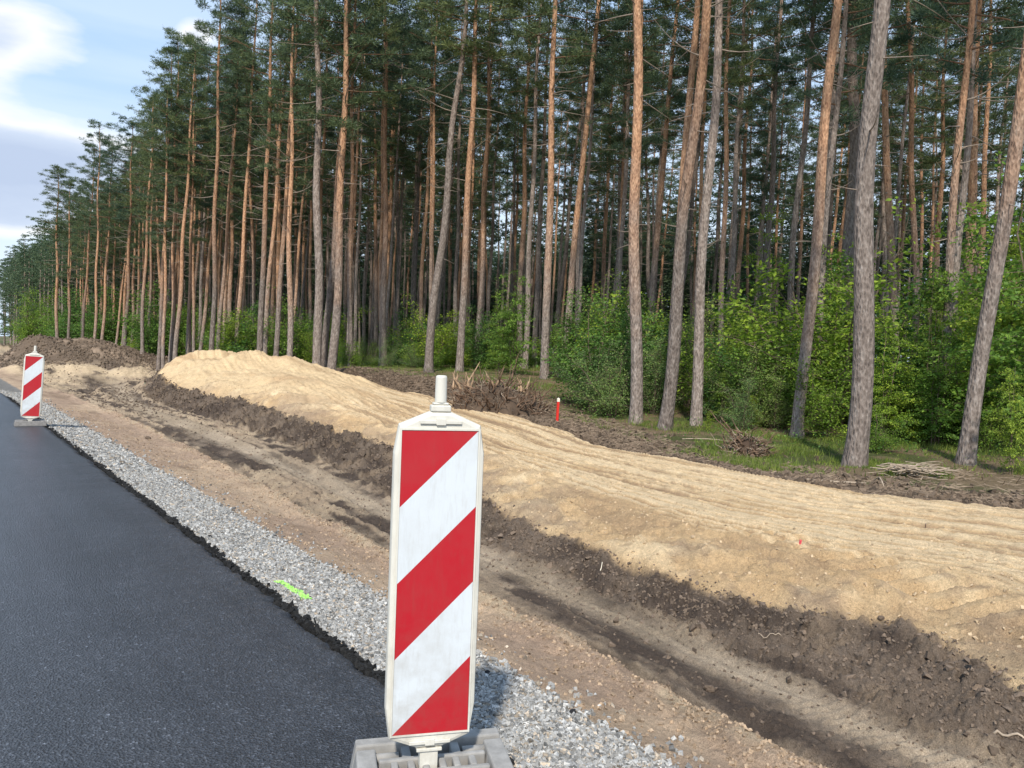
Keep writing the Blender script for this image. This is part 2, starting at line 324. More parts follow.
# ---------------------------------------------------------------- ground sheet
def build_ground():
    th = np.concatenate([np.linspace(-180, -2, 60, endpoint=False), np.linspace(-2, 76, 1250, endpoint=False), np.linspace(76, 180, 40)])
    rr = np.concatenate([[0.02, .5, 1.0], np.geomspace(1.4, 20, 760), np.geomspace(20, 90, 330)[1:], np.geomspace(90, 6000, 40)[1:]])
    T, RR = np.meshgrid(np.radians(th), rr, indexing='ij'); X = (RR*np.sin(T)).ravel(); Y = (RR*np.cos(T)).ravel()
    h, k = ground(X, Y, True)
    flat = ss(np.hypot(X, Y), 150, 400); h = h*(1-flat)-.1*flat
    h = np.where(X < XA-.1, np.minimum(h, -.12), h)
    L = lambda *c: np.array(c)[None, :]
    mixc = lambda a, b, w: a*(1-w[:, None])+b*w[:, None]
    n1 = fbm(X, Y, 1.1, 5, 201); n2 = fbm(X, Y, .3, 4, 203); n3 = fbm(X, Y*.3, .35, 4, 205)
    c = np.ones((len(X), 3))*L(.20, .19, .175)
    strip = mixc(L(.37, .262, .185)*np.ones_like(c), L(.47, .345, .235), ss(n1+.4*n2, -.1, .6)); strip = mixc(strip, L(.22, .155, .105), ss(n3-.2*n1, .15, .6)*.7)
    c = mixc(c, strip, ss(X, 2.28+.05*n2, 2.36+.05*n2))
    n4 = fbm(X, Y*.6, .22, 4, 241)
    dk = mixc(L(.080, .060, .047)*np.ones_like(c), L(.16, .122, .092), ss(n1+1.1*n4, -.3, .5))
    dk = mixc(dk, mixc(L(.34, .255, .175)*np.ones_like(c), L(.42, .32, .215), ss(n2, -.3, .3)), (1-k['bank'])*ss(k['strp']+.22*n1+.30*n4, .44, .60)*(.45+.45*ss(Y, 5, 9)))
    lt = mixc(L(.30, .235, .165)*np.ones_like(c), L(.41, .325, .235), ss(n3, -.3, .5))
    w = np.clip(k['trk']*1.2+.55*k['trk2']+.25*n2+.45*n4-.1, 0, 1)*(1-k['bank'])
    dk = mixc(dk, lt, w*.9)
    dk = mixc(dk, L(.27, .20, .135), k['bank']*ss(fbm(X, Y, .5, 4, 231), .18, .45)*.45)
    c = mixc(c, dk, ss(X, k['C']-.02, k['C']+.12)*(1))
    # the little ridge carries pale sand
    c = mixc(c, L(.44, .34, .23), gs(X-k['C']+.03, .07)*ss(n2, -.2, .3)*(1-ss(Y, 20, 30)))
    sa = mixc(L(.53, .365, .200)*np.ones_like(c), L(.67, .49, .285), ss(n1+.35*n2, -.25, .45))
    sa = mixc(sa, L(.30, .20, .12), np.clip(ss(k['gl'], .60, .15)*.75+ss(n2, .2, .6)*.25, 0, 1)*(1-np.clip(k['heap'], 0, 1)*.8))
    lp = fbm(X, Y*.7, .7, 5, 91, .6); sa = mixc(sa, L(.76, .59, .37), k['lip']*ss(lp, .05, .35)*.8); sa = mixc(sa, L(.33, .225, .135), k['lip']*ss(-lp, .05, .35)*.7)  # highlights painted on the crests of the lip, its hollows coloured darker
    sa = mixc(sa, L(.34, .235, .145), ss(fbm(X, Y, .11, 4, 251)+.5*n1, .12, .45)*.55)
    sa = mixc(sa, L(.70, .54, .34), ss(k['gl'], .62, .9)*.8)
    sa = mixc(sa, L(.38, .27, .17), k['chute']*ss(fbm(Y+.7*X, X*.35, .5, 3, 92), .0, .35)*.7)
    sa = mixc(sa, L(.30, .215, .145), gs(X-k['D']-.25, .42)*ss(n1+.8*n2, -.05, .35)*.65*(1-np.clip(k['heap']*2, 0, 1)))
    c = mixc(c, sa, ss(X, k['D']-.03, k['D']+.06))
    # dug-over area further off
    fs = ss(fbm(X*1.0, Y*.3, 1.8, 5, 211), -.10, .08)
    c = mixc(c, mixc(dk, mixc(L(.46, .35, .23)*np.ones_like(c), L(.30, .23, .16), ss(n2, -.2, .4)), fs), k['far']*(1-np.clip(k['heap']*4, 0, 1))*(1-ss(X, k['D'], k['D']+.4)*(1-ss(Y, 30, 35)))*ss(Y, 24, 30))
    c = mixc(c, L(.52, .40, .26), np.clip(k['sb']*1.6, 0, 1)*ss(n2, -.6, .0)*.9)
    c = mixc(c, mixc(L(.135, .100, .072)*np.ones_like(c), L(.27, .20, .145), ss(n1+.3*n2, .0, .5)), np.clip(k['md']*4, 0, 1))
    # heap
    c = mixc(c, mixc(L(.60, .445, .265)*np.ones_like(c), L(.46, .32, .185), ss(fbm(X+.3*Y, Y*.3, .6, 4, 221), -.1, .5)), ss(k['heap'], .12, .3)*ss(X, k['D']-.1, k['D']+.1))
    # forest soil, then moss, litter and grass
    so = mixc(L(.085, .060, .042)*np.ones_like(c), L(.16, .115, .08), ss(n1+.5*n2, -.2, .5))
    c = mixc(c, so, ss(X, k['E']-.03, k['E']+.1))
    so = mixc(so, L(.26, .20, .14), ss(fbm(X, Y, .25, 4, 233), .15, .45)*.6); c = mixc(c, so, ss(X, k['E']-.03, k['E']+.1))
    gr = mixc(L(.075, .085, .030)*np.ones_like(c), L(.17, .125, .075), ss(n1+.3*n2, -.2, .2))
    c = mixc(c, gr, ss(X, k['E']+1.2+.6*n1+1.2*ss(-Y, -6.2, -4.6), k['E']+2.2+.6*n1+1.2*ss(-Y, -6.2, -4.6)))
    c = mixc(c, L(.09, .11, .04), ss(-X, 8, 11))
    A, B = T.shape; idx = np.arange(A*B).reshape(A, B)
    q = np.stack([idx[:-1, :-1], idx[:-1, 1:], idx[1:, 1:], idx[1:, :-1]], -1).reshape(-1, 4)[:, ::-1]
    me = mesh_np('ground', np.stack([X, Y, h], 1), q, [M['ground']], True, c)
    tag(link('ground', me), kind='structure')
build_ground()

def build_road():
    ys = np.concatenate([np.linspace(-14, 0, 30, endpoint=False), np.linspace(0, 24, 1200, endpoint=False), np.geomspace(24, 700, 200)])
    e = XA+.018*fbm(ys, ys*0, .5, 4, 301)+.03*fbm(ys, ys*0+9, .09, 3, 303)
    cols_ = []
    for x in (-7.5, -3.5, -1, .6): cols_.append(np.stack([np.full_like(ys, x), ys, np.zeros_like(ys)], 1))
    j = lambda s, a: a*fbm(ys, ys*0+s, .05, 3, 305+s)
    cols_.append(np.stack([e-.05, ys, np.zeros_like(ys)], 1)); cols_.append(np.stack([e-.012+j(1, .012), ys, -.010+j(2, .008)], 1))
    cols_.append(np.stack([e+.020+j(3, .022), ys, -.035+j(4, .012)], 1)); cols_.append(np.stack([e+.045+j(5, .028), ys, -.062+j(6, .014)], 1))
    cols_.append(np.stack([e+.050+j(5, .028), ys, -.13+0*ys], 1))
    V = np.stack(cols_, 1); A, B = V.shape[:2]; idx = np.arange(A*B).reshape(A, B)
    q = np.stack([idx[:-1, :-1], idx[:-1, 1:], idx[1:, 1:], idx[1:, :-1]], -1).reshape(-1, 4)
    tag(link('road', mesh_np('road', V.reshape(-1, 3), q, [M['asphalt']], True)), kind='structure')
build_road()

# ---------------------------------------------------------------- crushed stones, clods, crumbs
CUBE = np.array([(-1, -1, -1), (1, -1, -1), (1, 1, -1), (-1, 1, -1), (-1, -1, 1), (1, -1, 1), (1, 1, 1), (-1, 1, 1)])*.5
CF = np.array([(0, 3, 2, 1), (4, 5, 6, 7), (0, 1, 5, 4), (1, 2, 6, 5), (2, 3, 7, 6), (3, 0, 4, 7)])
def rocks(P, size, cols_, jit=.28, flat=.7):
    n = len(P); V = CUBE[None]*(1+rng.uniform(-.55, .55, (n, 1, 3)))+rng.uniform(-jit, jit, (n, 8, 3))
    V = V*size[:, None, None]; V[:, :, 2] *= flat
    q = rng.normal(size=(n, 4)); q /= np.linalg.norm(q, axis=1)[:, None]; w, x, y, z = q.T
    Rm = np.stack([1-2*(y*y+z*z), 2*(x*y-z*w), 2*(x*z+y*w), 2*(x*y+z*w), 1-2*(x*x+z*z), 2*(y*z-x*w), 2*(x*z-y*w), 2*(y*z+x*w), 1-2*(x*x+y*y)], 1).reshape(n, 3, 3)
    V = np.einsum('nij,nkj->nki', Rm, V)+P[:, None, :]
    Fs = (CF[None]+np.arange(n)[:, None, None]*8).reshape(-1, 4)
    return V.reshape(-1, 3), Fs, np.repeat(cols_, 8, 0)
def scatter(name, n, xs, ys, size, cols_, mat, sink=.25, smooth=False):
    P = np.stack([xs, ys, ground(xs, ys)+size*sink], 1)
    V, Fs, C = rocks(P, size, cols_); o = link(name, mesh_np(name, V, Fs, [mat], smooth, C)); return o
n = 122000
ys = np.concatenate([rng.uniform(.8, 5, 56000), rng.uniform(5, 10, 42000), rng.uniform(10, 26, 24000)])
edge = rng.random(n); xs = XA+.055+edge*.68+rng.normal(0, .03, n)*(edge > .85)
out = rng.random(n) < .02; xs[out] += rng.uniform(0, .35, out.sum())
size = rng.uniform(.0075, .0215, n)*(1+.6*(ys > 10)); g = .8*rng.choice([.17, .28, .37, .47, .62], n, p=[.14, .2, .3, .24, .12])*rng.uniform(.85, 1.15, n)
cc = np.stack([g*1.0, g*.98, g*.93], 1); warm = rng.random(n) < .12; cc[warm] *= (1.15, .98, .8)
tag(scatter('gravel', n, xs, ys, size, cc, M['stone'], .22), 'pale grey crushed stone shoulder along the edge of the black asphalt', 'gravel', kind='stuff')
# black crumbs at the asphalt's torn edge
n = 9000; ys = rng.uniform(.8, 1, n)+rng.random(n)**1.5*22; xs = XA+.03+np.abs(rng.normal(0, .032, n)); size = rng.uniform(.006, .028, n)
cc = np.ones((n, 3))*rng.uniform(.010, .025, (n, 1)); tag(scatter('asphalt_crumbs', n, xs, ys, size, cc, M['clod'], .9), 'black asphalt crumbs scattered along the torn road edge', 'asphalt crumbs', kind='stuff')
# clods on the dark bank and in the dug strip
def soil_clods():
    n = 17000; ys = 1+rng.random(n)**1.5*26; D = np.interp(ys, yD, vD); C = np.interp(ys, yC, vC); B_ = np.interp(ys, yB, vB)
    on = rng.random(n) < .72
    xs = np.where(on, B_+(D-B_)*rng.random(n)**.8+rng.normal(0, .05, n), C+rng.random(n)*(D-C)); size = rng.uniform(.004, .015, n)*(1+(rng.random(n) < .04)*1.3)*(1+ys*.04)
    cc = np.array([.14, .105, .078])[None]*rng.uniform(.65, 1.5, (n, 1)); return scatter('soil_clods', n, xs, ys, size, cc, M['clod'], .05)
tag(soil_clods(), 'dark brown clods of dug soil on the bank below the sand shelf', 'soil clods', kind='stuff')
n = 7000; ys = 1+rng.random(n)**1.5*20; C = np.interp(ys, yC, vC); xs = np.where(rng.random(n) < .45, C-.03+rng.normal(0, .08, n), rng.uniform(2.3, 3.1, n)); size = rng.uniform(.004, .016, n)
cc = np.array([.36, .265, .18])[None]*rng.uniform(.55, 1.3, (n, 1)); tag(scatter('sandy_crumbs', n, xs, ys, size, cc, M['clod'], .2), 'small sandy lumps strewn over the bare strip beside the gravel', 'sandy crumbs', kind='stuff')
n = 3500; ys = 1.2+rng.random(n)**1.3*22; D = np.interp(ys, yD, vD); xs = D+.05+np.abs(rng.normal(0, 1.1, n)); size = rng.uniform(.004, .018, n)
cc = np.array([.48, .36, .23])[None]*rng.uniform(.7, 1.25, (n, 1)); tag(scatter('sand_lumps', n, xs, ys, size, cc, M['clod'], .2), 'small crusty lumps of sand on the yellow sand shelf', 'sand lumps', kind='stuff')
# dark soil lumps in front of the trees
n = 12000; ys = 1.2+rng.random(n)**2*27; E_ = np.interp(ys, yE, vE); xs = E_+.15+np.abs(rng.normal(0, 1.1, n)); size = rng.uniform(.015, .08, n)
cc = np.array([.11, .08, .056])[None]*rng.uniform(.6, 1.7, (n, 1)); tag(scatter('forest_soil_lumps', n, xs, ys, size, cc, M['clod'], .15), 'dark turned soil and litter between the sand and the trees', 'forest soil', kind='stuff')

def far_clods():
    n = 5200; k = rng.random(n) < .6
    xs = np.where(k, rng.uniform(3, 14, n), 0); ys = np.where(k, 55+rng.normal(0, 3.2, n), rng.uniform(20, 46, n))
    xs = np.where(k, xs, np.interp(ys, yC, vC)+rng.random(n)**.7*(np.interp(ys, yD, vD)-np.interp(ys, yC, vC)))
    size = rng.uniform(.03, .12, n)*np.where(k, 1.1, .45); cc = np.array([.125, .095, .07])[None]*rng.uniform(.6, 1.6, (n, 1))
    return scatter('dug_soil_lumps', n, xs, ys, size, cc, M['clod'], .0, True)
tag(far_clods(), 'dark rough lumps over the far soil mound and the dug track', 'soil lumps', kind='stuff')
def forest_litter():
    n = 7500; ys = 1.0+rng.random(n)**2*27; e_ = np.interp(ys, yE, vE); xs = e_+.2+rng.random(n)*(2.4+2.2*(ys < 6)); far_ = (xs-e_ > 2.4)&(rng.random(n) < .4); xs = np.where(far_, e_+.2+rng.random(n)*2, xs); L = rng.uniform(.05, .35, n); a = rng.uniform(0, 6.28, n)
    z = ground(xs, ys)+.012; d = np.stack([np.cos(a), np.sin(a), rng.normal(0, .22, n)], 1); s_ = np.stack([-np.sin(a), np.cos(a), 0*a], 1); w_ = rng.uniform(.002, .007, n)[:, None]
    P = np.stack([xs, ys, z+.01], 1); A = P-d*L[:, None]/2; B = P+d*L[:, None]/2; u_ = np.array([0, 0, 1.])
    V = np.stack([A-s_*w_, A+s_*w_, A+u_*w_*1.6, B-s_*w_*.6, B+s_*w_*.6, B+u_*w_], 1).reshape(-1, 3)
    q = np.array([(0, 1, 4, 3), (1, 2, 5, 4), (2, 0, 3, 5)]); Fs = (q[None]+np.arange(n)[:, None, None]*6).reshape(-1, 4)
    tag(link('forest_litter', mesh_np('forest_litter', V, Fs, [M['litter']])), 'fallen twigs and litter strewn on the bare soil before the trees', 'forest litter', kind='stuff')
forest_litter()
# larger lumps one can point to
def lump(name, x, y, s, c, label, cat, mat, group=None, sub=3, z=None):
    import bmesh
    bm = bmesh.new(); bmesh.ops.create_icosphere(bm, subdivisions=sub, radius=1)
    sd = rng.uniform(0, 50)
    for v in bm.verts:
        d = v.co.normalized(); k = 1+.35*float(fbm(d.x*1.3+sd, d.y*1.3+d.z*1.7, .8, 4, 5)); v.co = Vector((d.x*k*s[0], d.y*k*s[1], d.z*k*s[2]))
    me = bpy.data.meshes.new(name); bm.to_mesh(me); bm.free(); me.materials.append(mat)
    a = me.color_attributes.new('tint', 'FLOAT_COLOR', 'POINT'); a.data.foreach_set('color', np.tile(np.array(c+(1,), np.float32), len(me.vertices)))
    o = link(name, me); o.location = (x, y, gz(x, y)+s[2]*.4 if z is None else z); o.rotation_euler[2] = rng.uniform(0, 6)
    return tag(o, label, cat, group)
BLK = (.02, .02, .022)
def at0(px, py, z=-.15):
    d = fw+rt*((px-512)/F)+up*((384-py)/F); t = (z-H)/d[2]; return CAM+d*t
for px, py, s, lb in [(488, 675, .018, 'black asphalt lump at the gravel edge just right of the near striped board'),
                      (573, 714, .017, 'small black asphalt lump on sand where the gravel ends, lowest in the photo'),
                      (548, 709, .010, 'crumb of black asphalt on sand beside the larger lump'),
                      (209, 547, .020, 'black asphalt lump lying in the middle of the pale gravel')]:
    p = at0(px, py); lump('asphalt_lump', p[0], p[1], (s, s*1.2, s*.9), BLK, lb, 'asphalt lump', M['clod'], sub=2)
for px, py, s, lb in [(710, 684, .032, 'dark rounded clod lying alone between the tyre tracks'),
                      (880, 640, .022, 'largest dark clod at the top of the bank on the right'),
                      (377, 467, .055, 'big dark clod at the foot of the bank left of the striped board'),
                      (148, 443, .05, 'dark clod standing on the rut ridge near the sand strip')]:
    p = at0(px, py, -.3); lump('soil_clod', p[0], p[1], (s, s*.8, s*.75), (.12, .088, .064), lb, 'soil clod', M['clod'])

# green spray mark lying on the stones
def spray():
    n = 210; a = at0(279, 593); b = at0(309, 612); t = rng.random(n); w = rng.normal(0, .014, n)
    d = (b-a)[:2]/np.linalg.norm((b-a)[:2]); xs = a[0]+(b-a)[0]*t-d[1]*w; ys = a[1]+(b-a)[1]*t+d[0]*w
    size = rng.uniform(.006, .016, n); P = np.stack([xs, ys, ground(xs, ys)+.012+rng.random(n)*.006], 1); V, Fs, C = rocks(P, size, np.ones((n, 3)))
    tag(link('paint_mark', mesh_np('paint_mark', V, Fs, [M['spray']])), 'fluorescent green spray paint dash on the gravel near the road edge', 'paint mark')
spray()

# ---------------------------------------------------------------- pines
def tris(P, D, L, W):
    """thin blades: base points P, directions D, lengths, widths -> triangles"""
    n = len(P); r = rng.normal(size=(n, 3)); s = np.cross(D, r); s /= np.linalg.norm(s, axis=1)[:, None]+1e-9
    V = np.stack([P-s*W[:, None]*.5, P+s*W[:, None]*.5, P+D*L[:, None]], 1).reshape(-1, 3)
    return V, np.arange(n*3).reshape(-1, 3)
def unit(v): return v/(np.linalg.norm(v, axis=-1, keepdims=True)+1e-9)
def pine_data(seed, Ht=21.0, cs=.60, blades=40, nl=44, spread=2.2, lite=False, bend=.15):
    global rng
    keep = rng; rng = np.random.default_rng(seed)
    nz = 9 if lite else 46
    z = np.concatenate([[-.4], np.linspace(0, 1.2, 6)[:-1], np.linspace(1.2, Ht, nz)]) if not lite else np.linspace(-.4, Ht, nz)
    ph = rng.uniform(0, 6, 4)
    px_ = lambda q: bend*(np.sin(q/Ht*3.0+ph[0])-np.sin(ph[0]))+.05*(np.sin(q*.9+ph[1])-np.sin(ph[1]))
    py_ = lambda q: bend*(np.sin(q/Ht*3.6+ph[2])-np.sin(ph[2]))+.05*(np.sin(q*.8+ph[3])-np.sin(ph[3]))
    rad = lambda q: .165*np.clip(1-q/(Ht*1.02), .02, 1)**.62*(1+.30*np.exp(-np.maximum(q, 0)/.30))
    k = 6 if lite else 16; P = np.stack([px_(z), py_(z), z], 1); r = rad(z)
    th = np.arange(k)*2*math.pi/k
    rj = 1+(0 if lite else 1)*.05*(fbm(np.cos(th)[None, :]*1.4+seed+z[:, None]*.15, np.sin(th)[None, :]*1.4+z[:, None]*1.3, .6, 3, 5)+.8*np.exp(-np.maximum(z, 0)/.3)[:, None]*np.sin(th*3+ph[0])[None, :])
    V = np.stack([P[:, None, 0]+r[:, None]*rj*np.cos(th), P[:, None, 1]+r[:, None]*rj*np.sin(th), np.repeat(z[:, None], k, 1)], -1).reshape(-1, 3)
    idx = np.arange(len(z)*k).reshape(len(z), k); nx = np.roll(idx, -1, 1)
    Fq = np.stack([idx[:-1], nx[:-1], nx[1:], idx[1:]], -1).reshape(-1, 4)
    dead = MB(); limb = MB(); TV = []; TF = []; off = 0
    if not lite:
        zs = 2.2+(cs*Ht-1.0)*rng.random(46)**.55
        for q in zs:
            a = rng.uniform(0, 2*math.pi); d = np.array([math.cos(a), math.sin(a), 0]); f = (q/(cs*Ht))
            ln = rng.uniform(.12, .5)+(rng.random() < .45)*rng.uniform(.4, 2.0)*f**1.5; tt = np.linspace(0, 1, 6)
            sag = rng.uniform(-.35, .25); crv = rng.uniform(-.35, .35)
            base = np.array([px_(q), py_(q), q]); side = np.array([-d[1], d[0], 0])
            pts = base+d*(tt*ln)[:, None]+np.array([0, 0, 1.])*((sag*tt+rng.uniform(-.2, .45)*tt**2)*ln)[:, None]+side*(crv*tt**2*ln)[:, None]
            dead.tube(pts, (.008+.010*min(ln, 1.6))*(1-.8*tt), 4, cap=False)
    for i in range(nl):
        t = (i+rng.random())/nl; q = Ht*(cs+(1-cs)*t*.985); a = i*2.4+rng.uniform(-.5, .5); d = np.array([math.cos(a), math.sin(a), 0])
        ln = spread*(.35+.65*math.sin(math.pi*min(1, (t*.80+.25))))*rng.uniform(.6, 1.25)*(1 if t > .15 else .75)
        rise = .05+.75*t+rng.uniform(-.15, .2); tt = np.linspace(0, 1, 5)
        base = np.array([px_(q), py_(q), q]); side = np.array([-d[1], d[0], 0]); cv = rng.uniform(-.3, .3)
        f = lambda s: base+d*(s*ln)[:, None]+np.array([0, 0, 1.])*((rise*s**1.3-.1*s)*ln)[:, None]+side*(cv*s**2*ln)[:, None]
        if not lite: limb.tube(f(tt), (.014+.016*(1-t))*(1-.75*tt), 4, cap=False)
        nt = 7 if not lite else 5
        s = rng.uniform(.30, 1.03, nt)**.8; c = f(s)+rng.normal(size=(nt, 3))*np.array([.30, .30, .12])*(.5+.5*ln/spread)
        for j in range(nt):
            if not lite and j % 2: limb.tube(np.array([f(np.array([s[j]*.8]))[0], c[j]]), [.007, .003], 3, cap=False)
            nb = blades
            o_ = unit(rng.normal(size=(nb, 3))*np.array([1, 1, .6])+np.array([0, 0, .45])+d*.35)
            pos = c[j]+o_*rng.uniform(0, 1, (nb, 1))**.7*np.array([.34, .34, .15])*rng.uniform(.6, 1.25)
            L = rng.uniform(.10, .21, nb)*(1.7 if lite else 1); W = rng.uniform(.022, .046, nb)*(3.6 if lite else 1)
            v, fq = tris(pos, o_, L, W); TV.append(v); TF.append(fq+off); off += len(v)
    # leader
    nb = blades*2; o_ = unit(rng.normal(size=(nb, 3))+np.array([0, 0, .8])); pos = np.array([px_(Ht), py_(Ht), Ht-.25])+o_*np.array([.2, .2, .45])*rng.random((nb, 1))
    v, fq = tris(pos, o_, rng.uniform(.1, .2, nb), rng.uniform(.03, .05, nb)); TV.append(v); TF.append(fq+off)
    rng = keep
    mi = np.zeros(len(Fq), int); nv = len(V)
    for mb_, q_ in ((dead, 1), (limb, 2)):
        if mb_.n:
            quad = np.array([f if len(f) == 4 else f+[f[-1]] for f in mb_.f]); V = np.concatenate([V]+mb_.v); Fq = np.concatenate([Fq, quad+nv]); nv = len(V); mi = np.concatenate([mi, np.full(len(quad), q_)])
    return V, Fq, mi, None, np.concatenate(TV), np.concatenate(TF), (px_, py_)
PV = []
for s in range(7):
    Ht = [21, 20, 22, 19.5, 21.5, 20.5, 18.5][s]
    V, Fq, mi, _, TV, TF, _ = pine_data(100+s, Ht, [.58, .64, .54, .50, .62, .58, .44][s], 62, 36, [2.4, 2.0, 2.7, 2.2, 2.1, 2.6, 2.2][s], bend=[.05, .12, .08, .14, .05, .08, .12][s])
    PV.append(dict(H=Ht, t=mesh_np('pine_trunk', V, Fq, [M['bark'], M['dead'], M['limb']], True, midx=mi), tg=mesh_np('pine_trunk_grey', V, Fq, [M['bark_grey'], M['dead'], M['limb']], True, midx=mi),
                   c=mesh_np('pine_crown', TV, TF, [M['needle']])))
def pine(x, y, D, axis=(0, 0, 1), var=0, grey=False, rz=0, hs=1.0, label='', group=None, dead=True):
    p = PV[var % 7]; root = empty('pine_tree', (x, y, gz(x, y)-.03)); ax = Vector(axis).normalized()
    root.rotation_euler = (Vector((0, 0, 1)).rotation_difference(ax).to_matrix() @ Matrix.Rotation(rz, 3, 'Z')).to_euler()
    tag(root, label, 'pine tree', group)
    t = link('trunk', p['tg' if grey else 't'], root); s = D/.33; t.scale = (s, s, hs)
    c = link('crown', p['c'], root); c.scale = (s, s, hs)
    return root
placed = []
def pine_px(px, dep, D, tx, ty, var, grey, label, group=None, py=390, rz=None, hs=1.0):
    x, y = spot(px, dep, py); z = gz(x, y); 
    # find the base pixel's row so the lean is taken from the real base
    b = np.array([x, y, z]); v = b-CAM; dd = v@fw; 
    top = atdepth(tx, ty, dd); ax = top-b; ax = ax/np.linalg.norm(ax)
    placed.append((x, y)); return pine(x, y, D, ax, var, grey, rng.uniform(0, 6.28) if rz is None else rz, hs, label, group)
FR = [ # px, depth, diameter, then where the stem meets the row ty, variant, grey, label
 (858, 13.3, .36, 885, 0, 0, True, 'thick grey pine beside the stick pile, stoutest trunk at the right of the forest edge'),
 (970, 13.4, .27, 1031, 0, 1, False, 'strongly leaning pine behind the stick pile, rightmost trunk of the front row'),
 (799, 17.5, .27, 834, 0, 4, False, 'orange-topped pine with scarred bark, left of the thick grey pine'),
 (812, 20.5, .21, 842.5, 0, 6, True, 'slim greyer pine close behind the scarred orange-topped pine'),
 (697, 19.0, .27, 719, 0, 2, True, 'grey pine just right of the two crossing orange pines, root wad to its right'),
 (666, 18.2, .31, 711, 0, 0, False, 'stout leaning orange pine, front one of the crossing pair, dug soil at its foot'),
 (668, 22.0, .27, 697, 0, 5, False, 'orange pine whose base is hidden behind the stout leaning one'),
 (637, 19.2, .31, 640, 0, 4, False, 'upright reddish pine standing right in front of the pale green willow bushes'),
 (627, 27.0, .20, 645, 0, 6, False, 'thin pine emerging behind the upright reddish pine'),
 (647, 30.0, .28, 671, 0, 3, False, 'mid-sized orange pine seen between the upright pine and the crossing pair'),
 (561, 30.0, .28, 600, 0, 2, False, 'orange pine leaning right, behind the red survey stake'),
 (544, 28.5, .32, 555, 0, 5, False, 'pale orange pine right behind the end of the root pile'),
 (428, 30.5, .34, 459, 0, 1, True, 'grey leaning pine alone behind the post of the near striped board'),
 (459, 31.0, .31, 477, 0, 0, False, 'orange pine rising from the left end of the root pile'),
 (317, 30.5, .36, 314, 0, 4, True, 'greyish straight pine, leftmost stem of the tight trio'),
 (323, 32.0, .30, 348, 50, 2, False, 'bright orange stem in the middle of the tight trio'),
 (330, 29.5, .35, 353, 0, 3, False, 'curved orange pine, rightmost and front stem of the tight trio'),
 (289, 34.5, .27, 289, 100, 6, False, 'straight pine second to the left of the tight trio'),
 (275, 36.0, .25, 294, 75, 0, False, 'slim leaning pine between two straight ones left of the tight trio'),
 (259, 36.5, .29, 270, 90, 5, False, 'grey-footed pine behind the right slope of the sand heap'),
 (235, 41.0, .24, 249, 140, 2, False, 'slim pine just right of the top of the sand heap'),
 (221.5, 43, .18, 229, 200, 6, False, 'thinnest stem behind the top of the sand heap'),
 (217, 41, .22, 232, 110, 1, False, 'slender leaning pine directly behind the top of the sand heap'),
 (211, 39.5, .27, 216, 60, 4, False, 'tall straight pine left of the top of the sand heap, top above its neighbours'),
 (199, 48, .24, 209, 240, 3, False, 'grey leaning pine a step back above the left slope of the sand heap'),
 (187, 45, .21, 194, 140, 5, False, 'thin upright pine above the left slope of the sand heap'),
 (174.5, 44, .27, 187, 150, 0, False, 'leaning pine at the right side of the cluster left of the heap'),
 (170, 45.5, .27, 179, 95, 2, False, 'tallest stem in the cluster where the dirt track meets the trees'),
 (163, 44.5, .21, 170, 110, 6, False, 'middle stem of the cluster where the dirt track meets the trees'),
 (158, 46, .24, 166, 200, 4, False, 'leftmost stem of the cluster where the dirt track meets the trees'),
 (149, 54, .2, 149.5, 240, 1, False, 'thin pine in the gap left of the track-side cluster'),
 (142, 52, .24, 147, 240, 3, False, 'straight pine standing alone at the right end of the dark soil mound'),
 (124.5, 56, .28, 131, 200, 5, False, 'dark-footed pine above the right shoulder of the dark soil mound'),
 (101, 62, .26, 107, 230, 0, False, 'straight pine above the middle of the dark soil mound'),
 (93.5, 60, .24, 98, 230, 2, False, 'pale slim pine above the middle of the dark soil mound'),
 (81, 66, .24, 90, 240, 4, False, 'leaning pine above the left half of the dark soil mound'),
 (68.5, 67, .24, 71, 230, 6, False, 'thin upright pine above the left half of the dark soil mound'),
 (56, 68, .30, 60, 230, 1, False, 'thicker pine over the left end of the dark soil mound'),
 (896, 22, .25, 887, 60, 3, False, 'slim reddish pine seen just right of the thick grey pine'),
 (917, 27, .25, 909.5, 0, 2, False, 'bright orange dead-branched pine between the thick grey and leaning pines'),
 (940, 17.5, .21, 968, 0, 6, False, 'slim pine with peeled tan bark at its base among the maple leaves'),
 (962, 24, .34, 979, 0, 5, False, 'broad pinkish pine behind the slim peeled-bark one'),
 (975, 30, .26, 990, 0, 1, False, 'dark pine close behind the broad pinkish pine'),
 (850, 25, .46, 861, 0, 4, True, 'broad grey pine standing back between the scarred and thick grey pines'),
 (722, 25, .20, 731, 60, 3, False, 'crooked thin pine with snapped branches right of the grey pine'),
 (519, 38, .29, 527, 20, 2, False, 'dark reddish pine behind the grey-green young tree'),
 (524, 35, .27, 542, 20, 0, True, 'grey slanting pine behind the grey-green young tree'),
 (376, 44, .26, 375, 110, 5, False, 'orange stem deep behind and right of the tight trio'),
 (379, 46, .26, 393, 120, 0, False, 'left stem of the slanting pair right of the tight trio'),
 (384, 46, .26, 397, 120, 1, False, 'right stem of the slanting pair right of the tight trio'),
 (353, 42, .2, 361, 100, 6, True, 'thin grey stem just right of the tight trio'),
 (412, 43, .24, 416, 200, 3, True, 'slim grey stem deep between the slanting pair and the lone leaning pine'),
 (454, 42, .24, 459, 220, 4, True, 'dim grey stem just behind the orange pine at the root pile'),
 (476, 36, .26, 489, 100, 2, False, 'dark crooked pine right of the orange pine at the root pile'),
 (794, 38, .2, 806, 60, 6, False, 'thin dark pine behind the scarred orange-topped pine'),
]
for i, (px, dep, D, tx, ty, var, grey, lb) in enumerate(FR): pine_px(px, dep, D, tx, ty, var, grey, lb, hs=.84 if px < 130 else (.9 if px < 205 else 1.0))
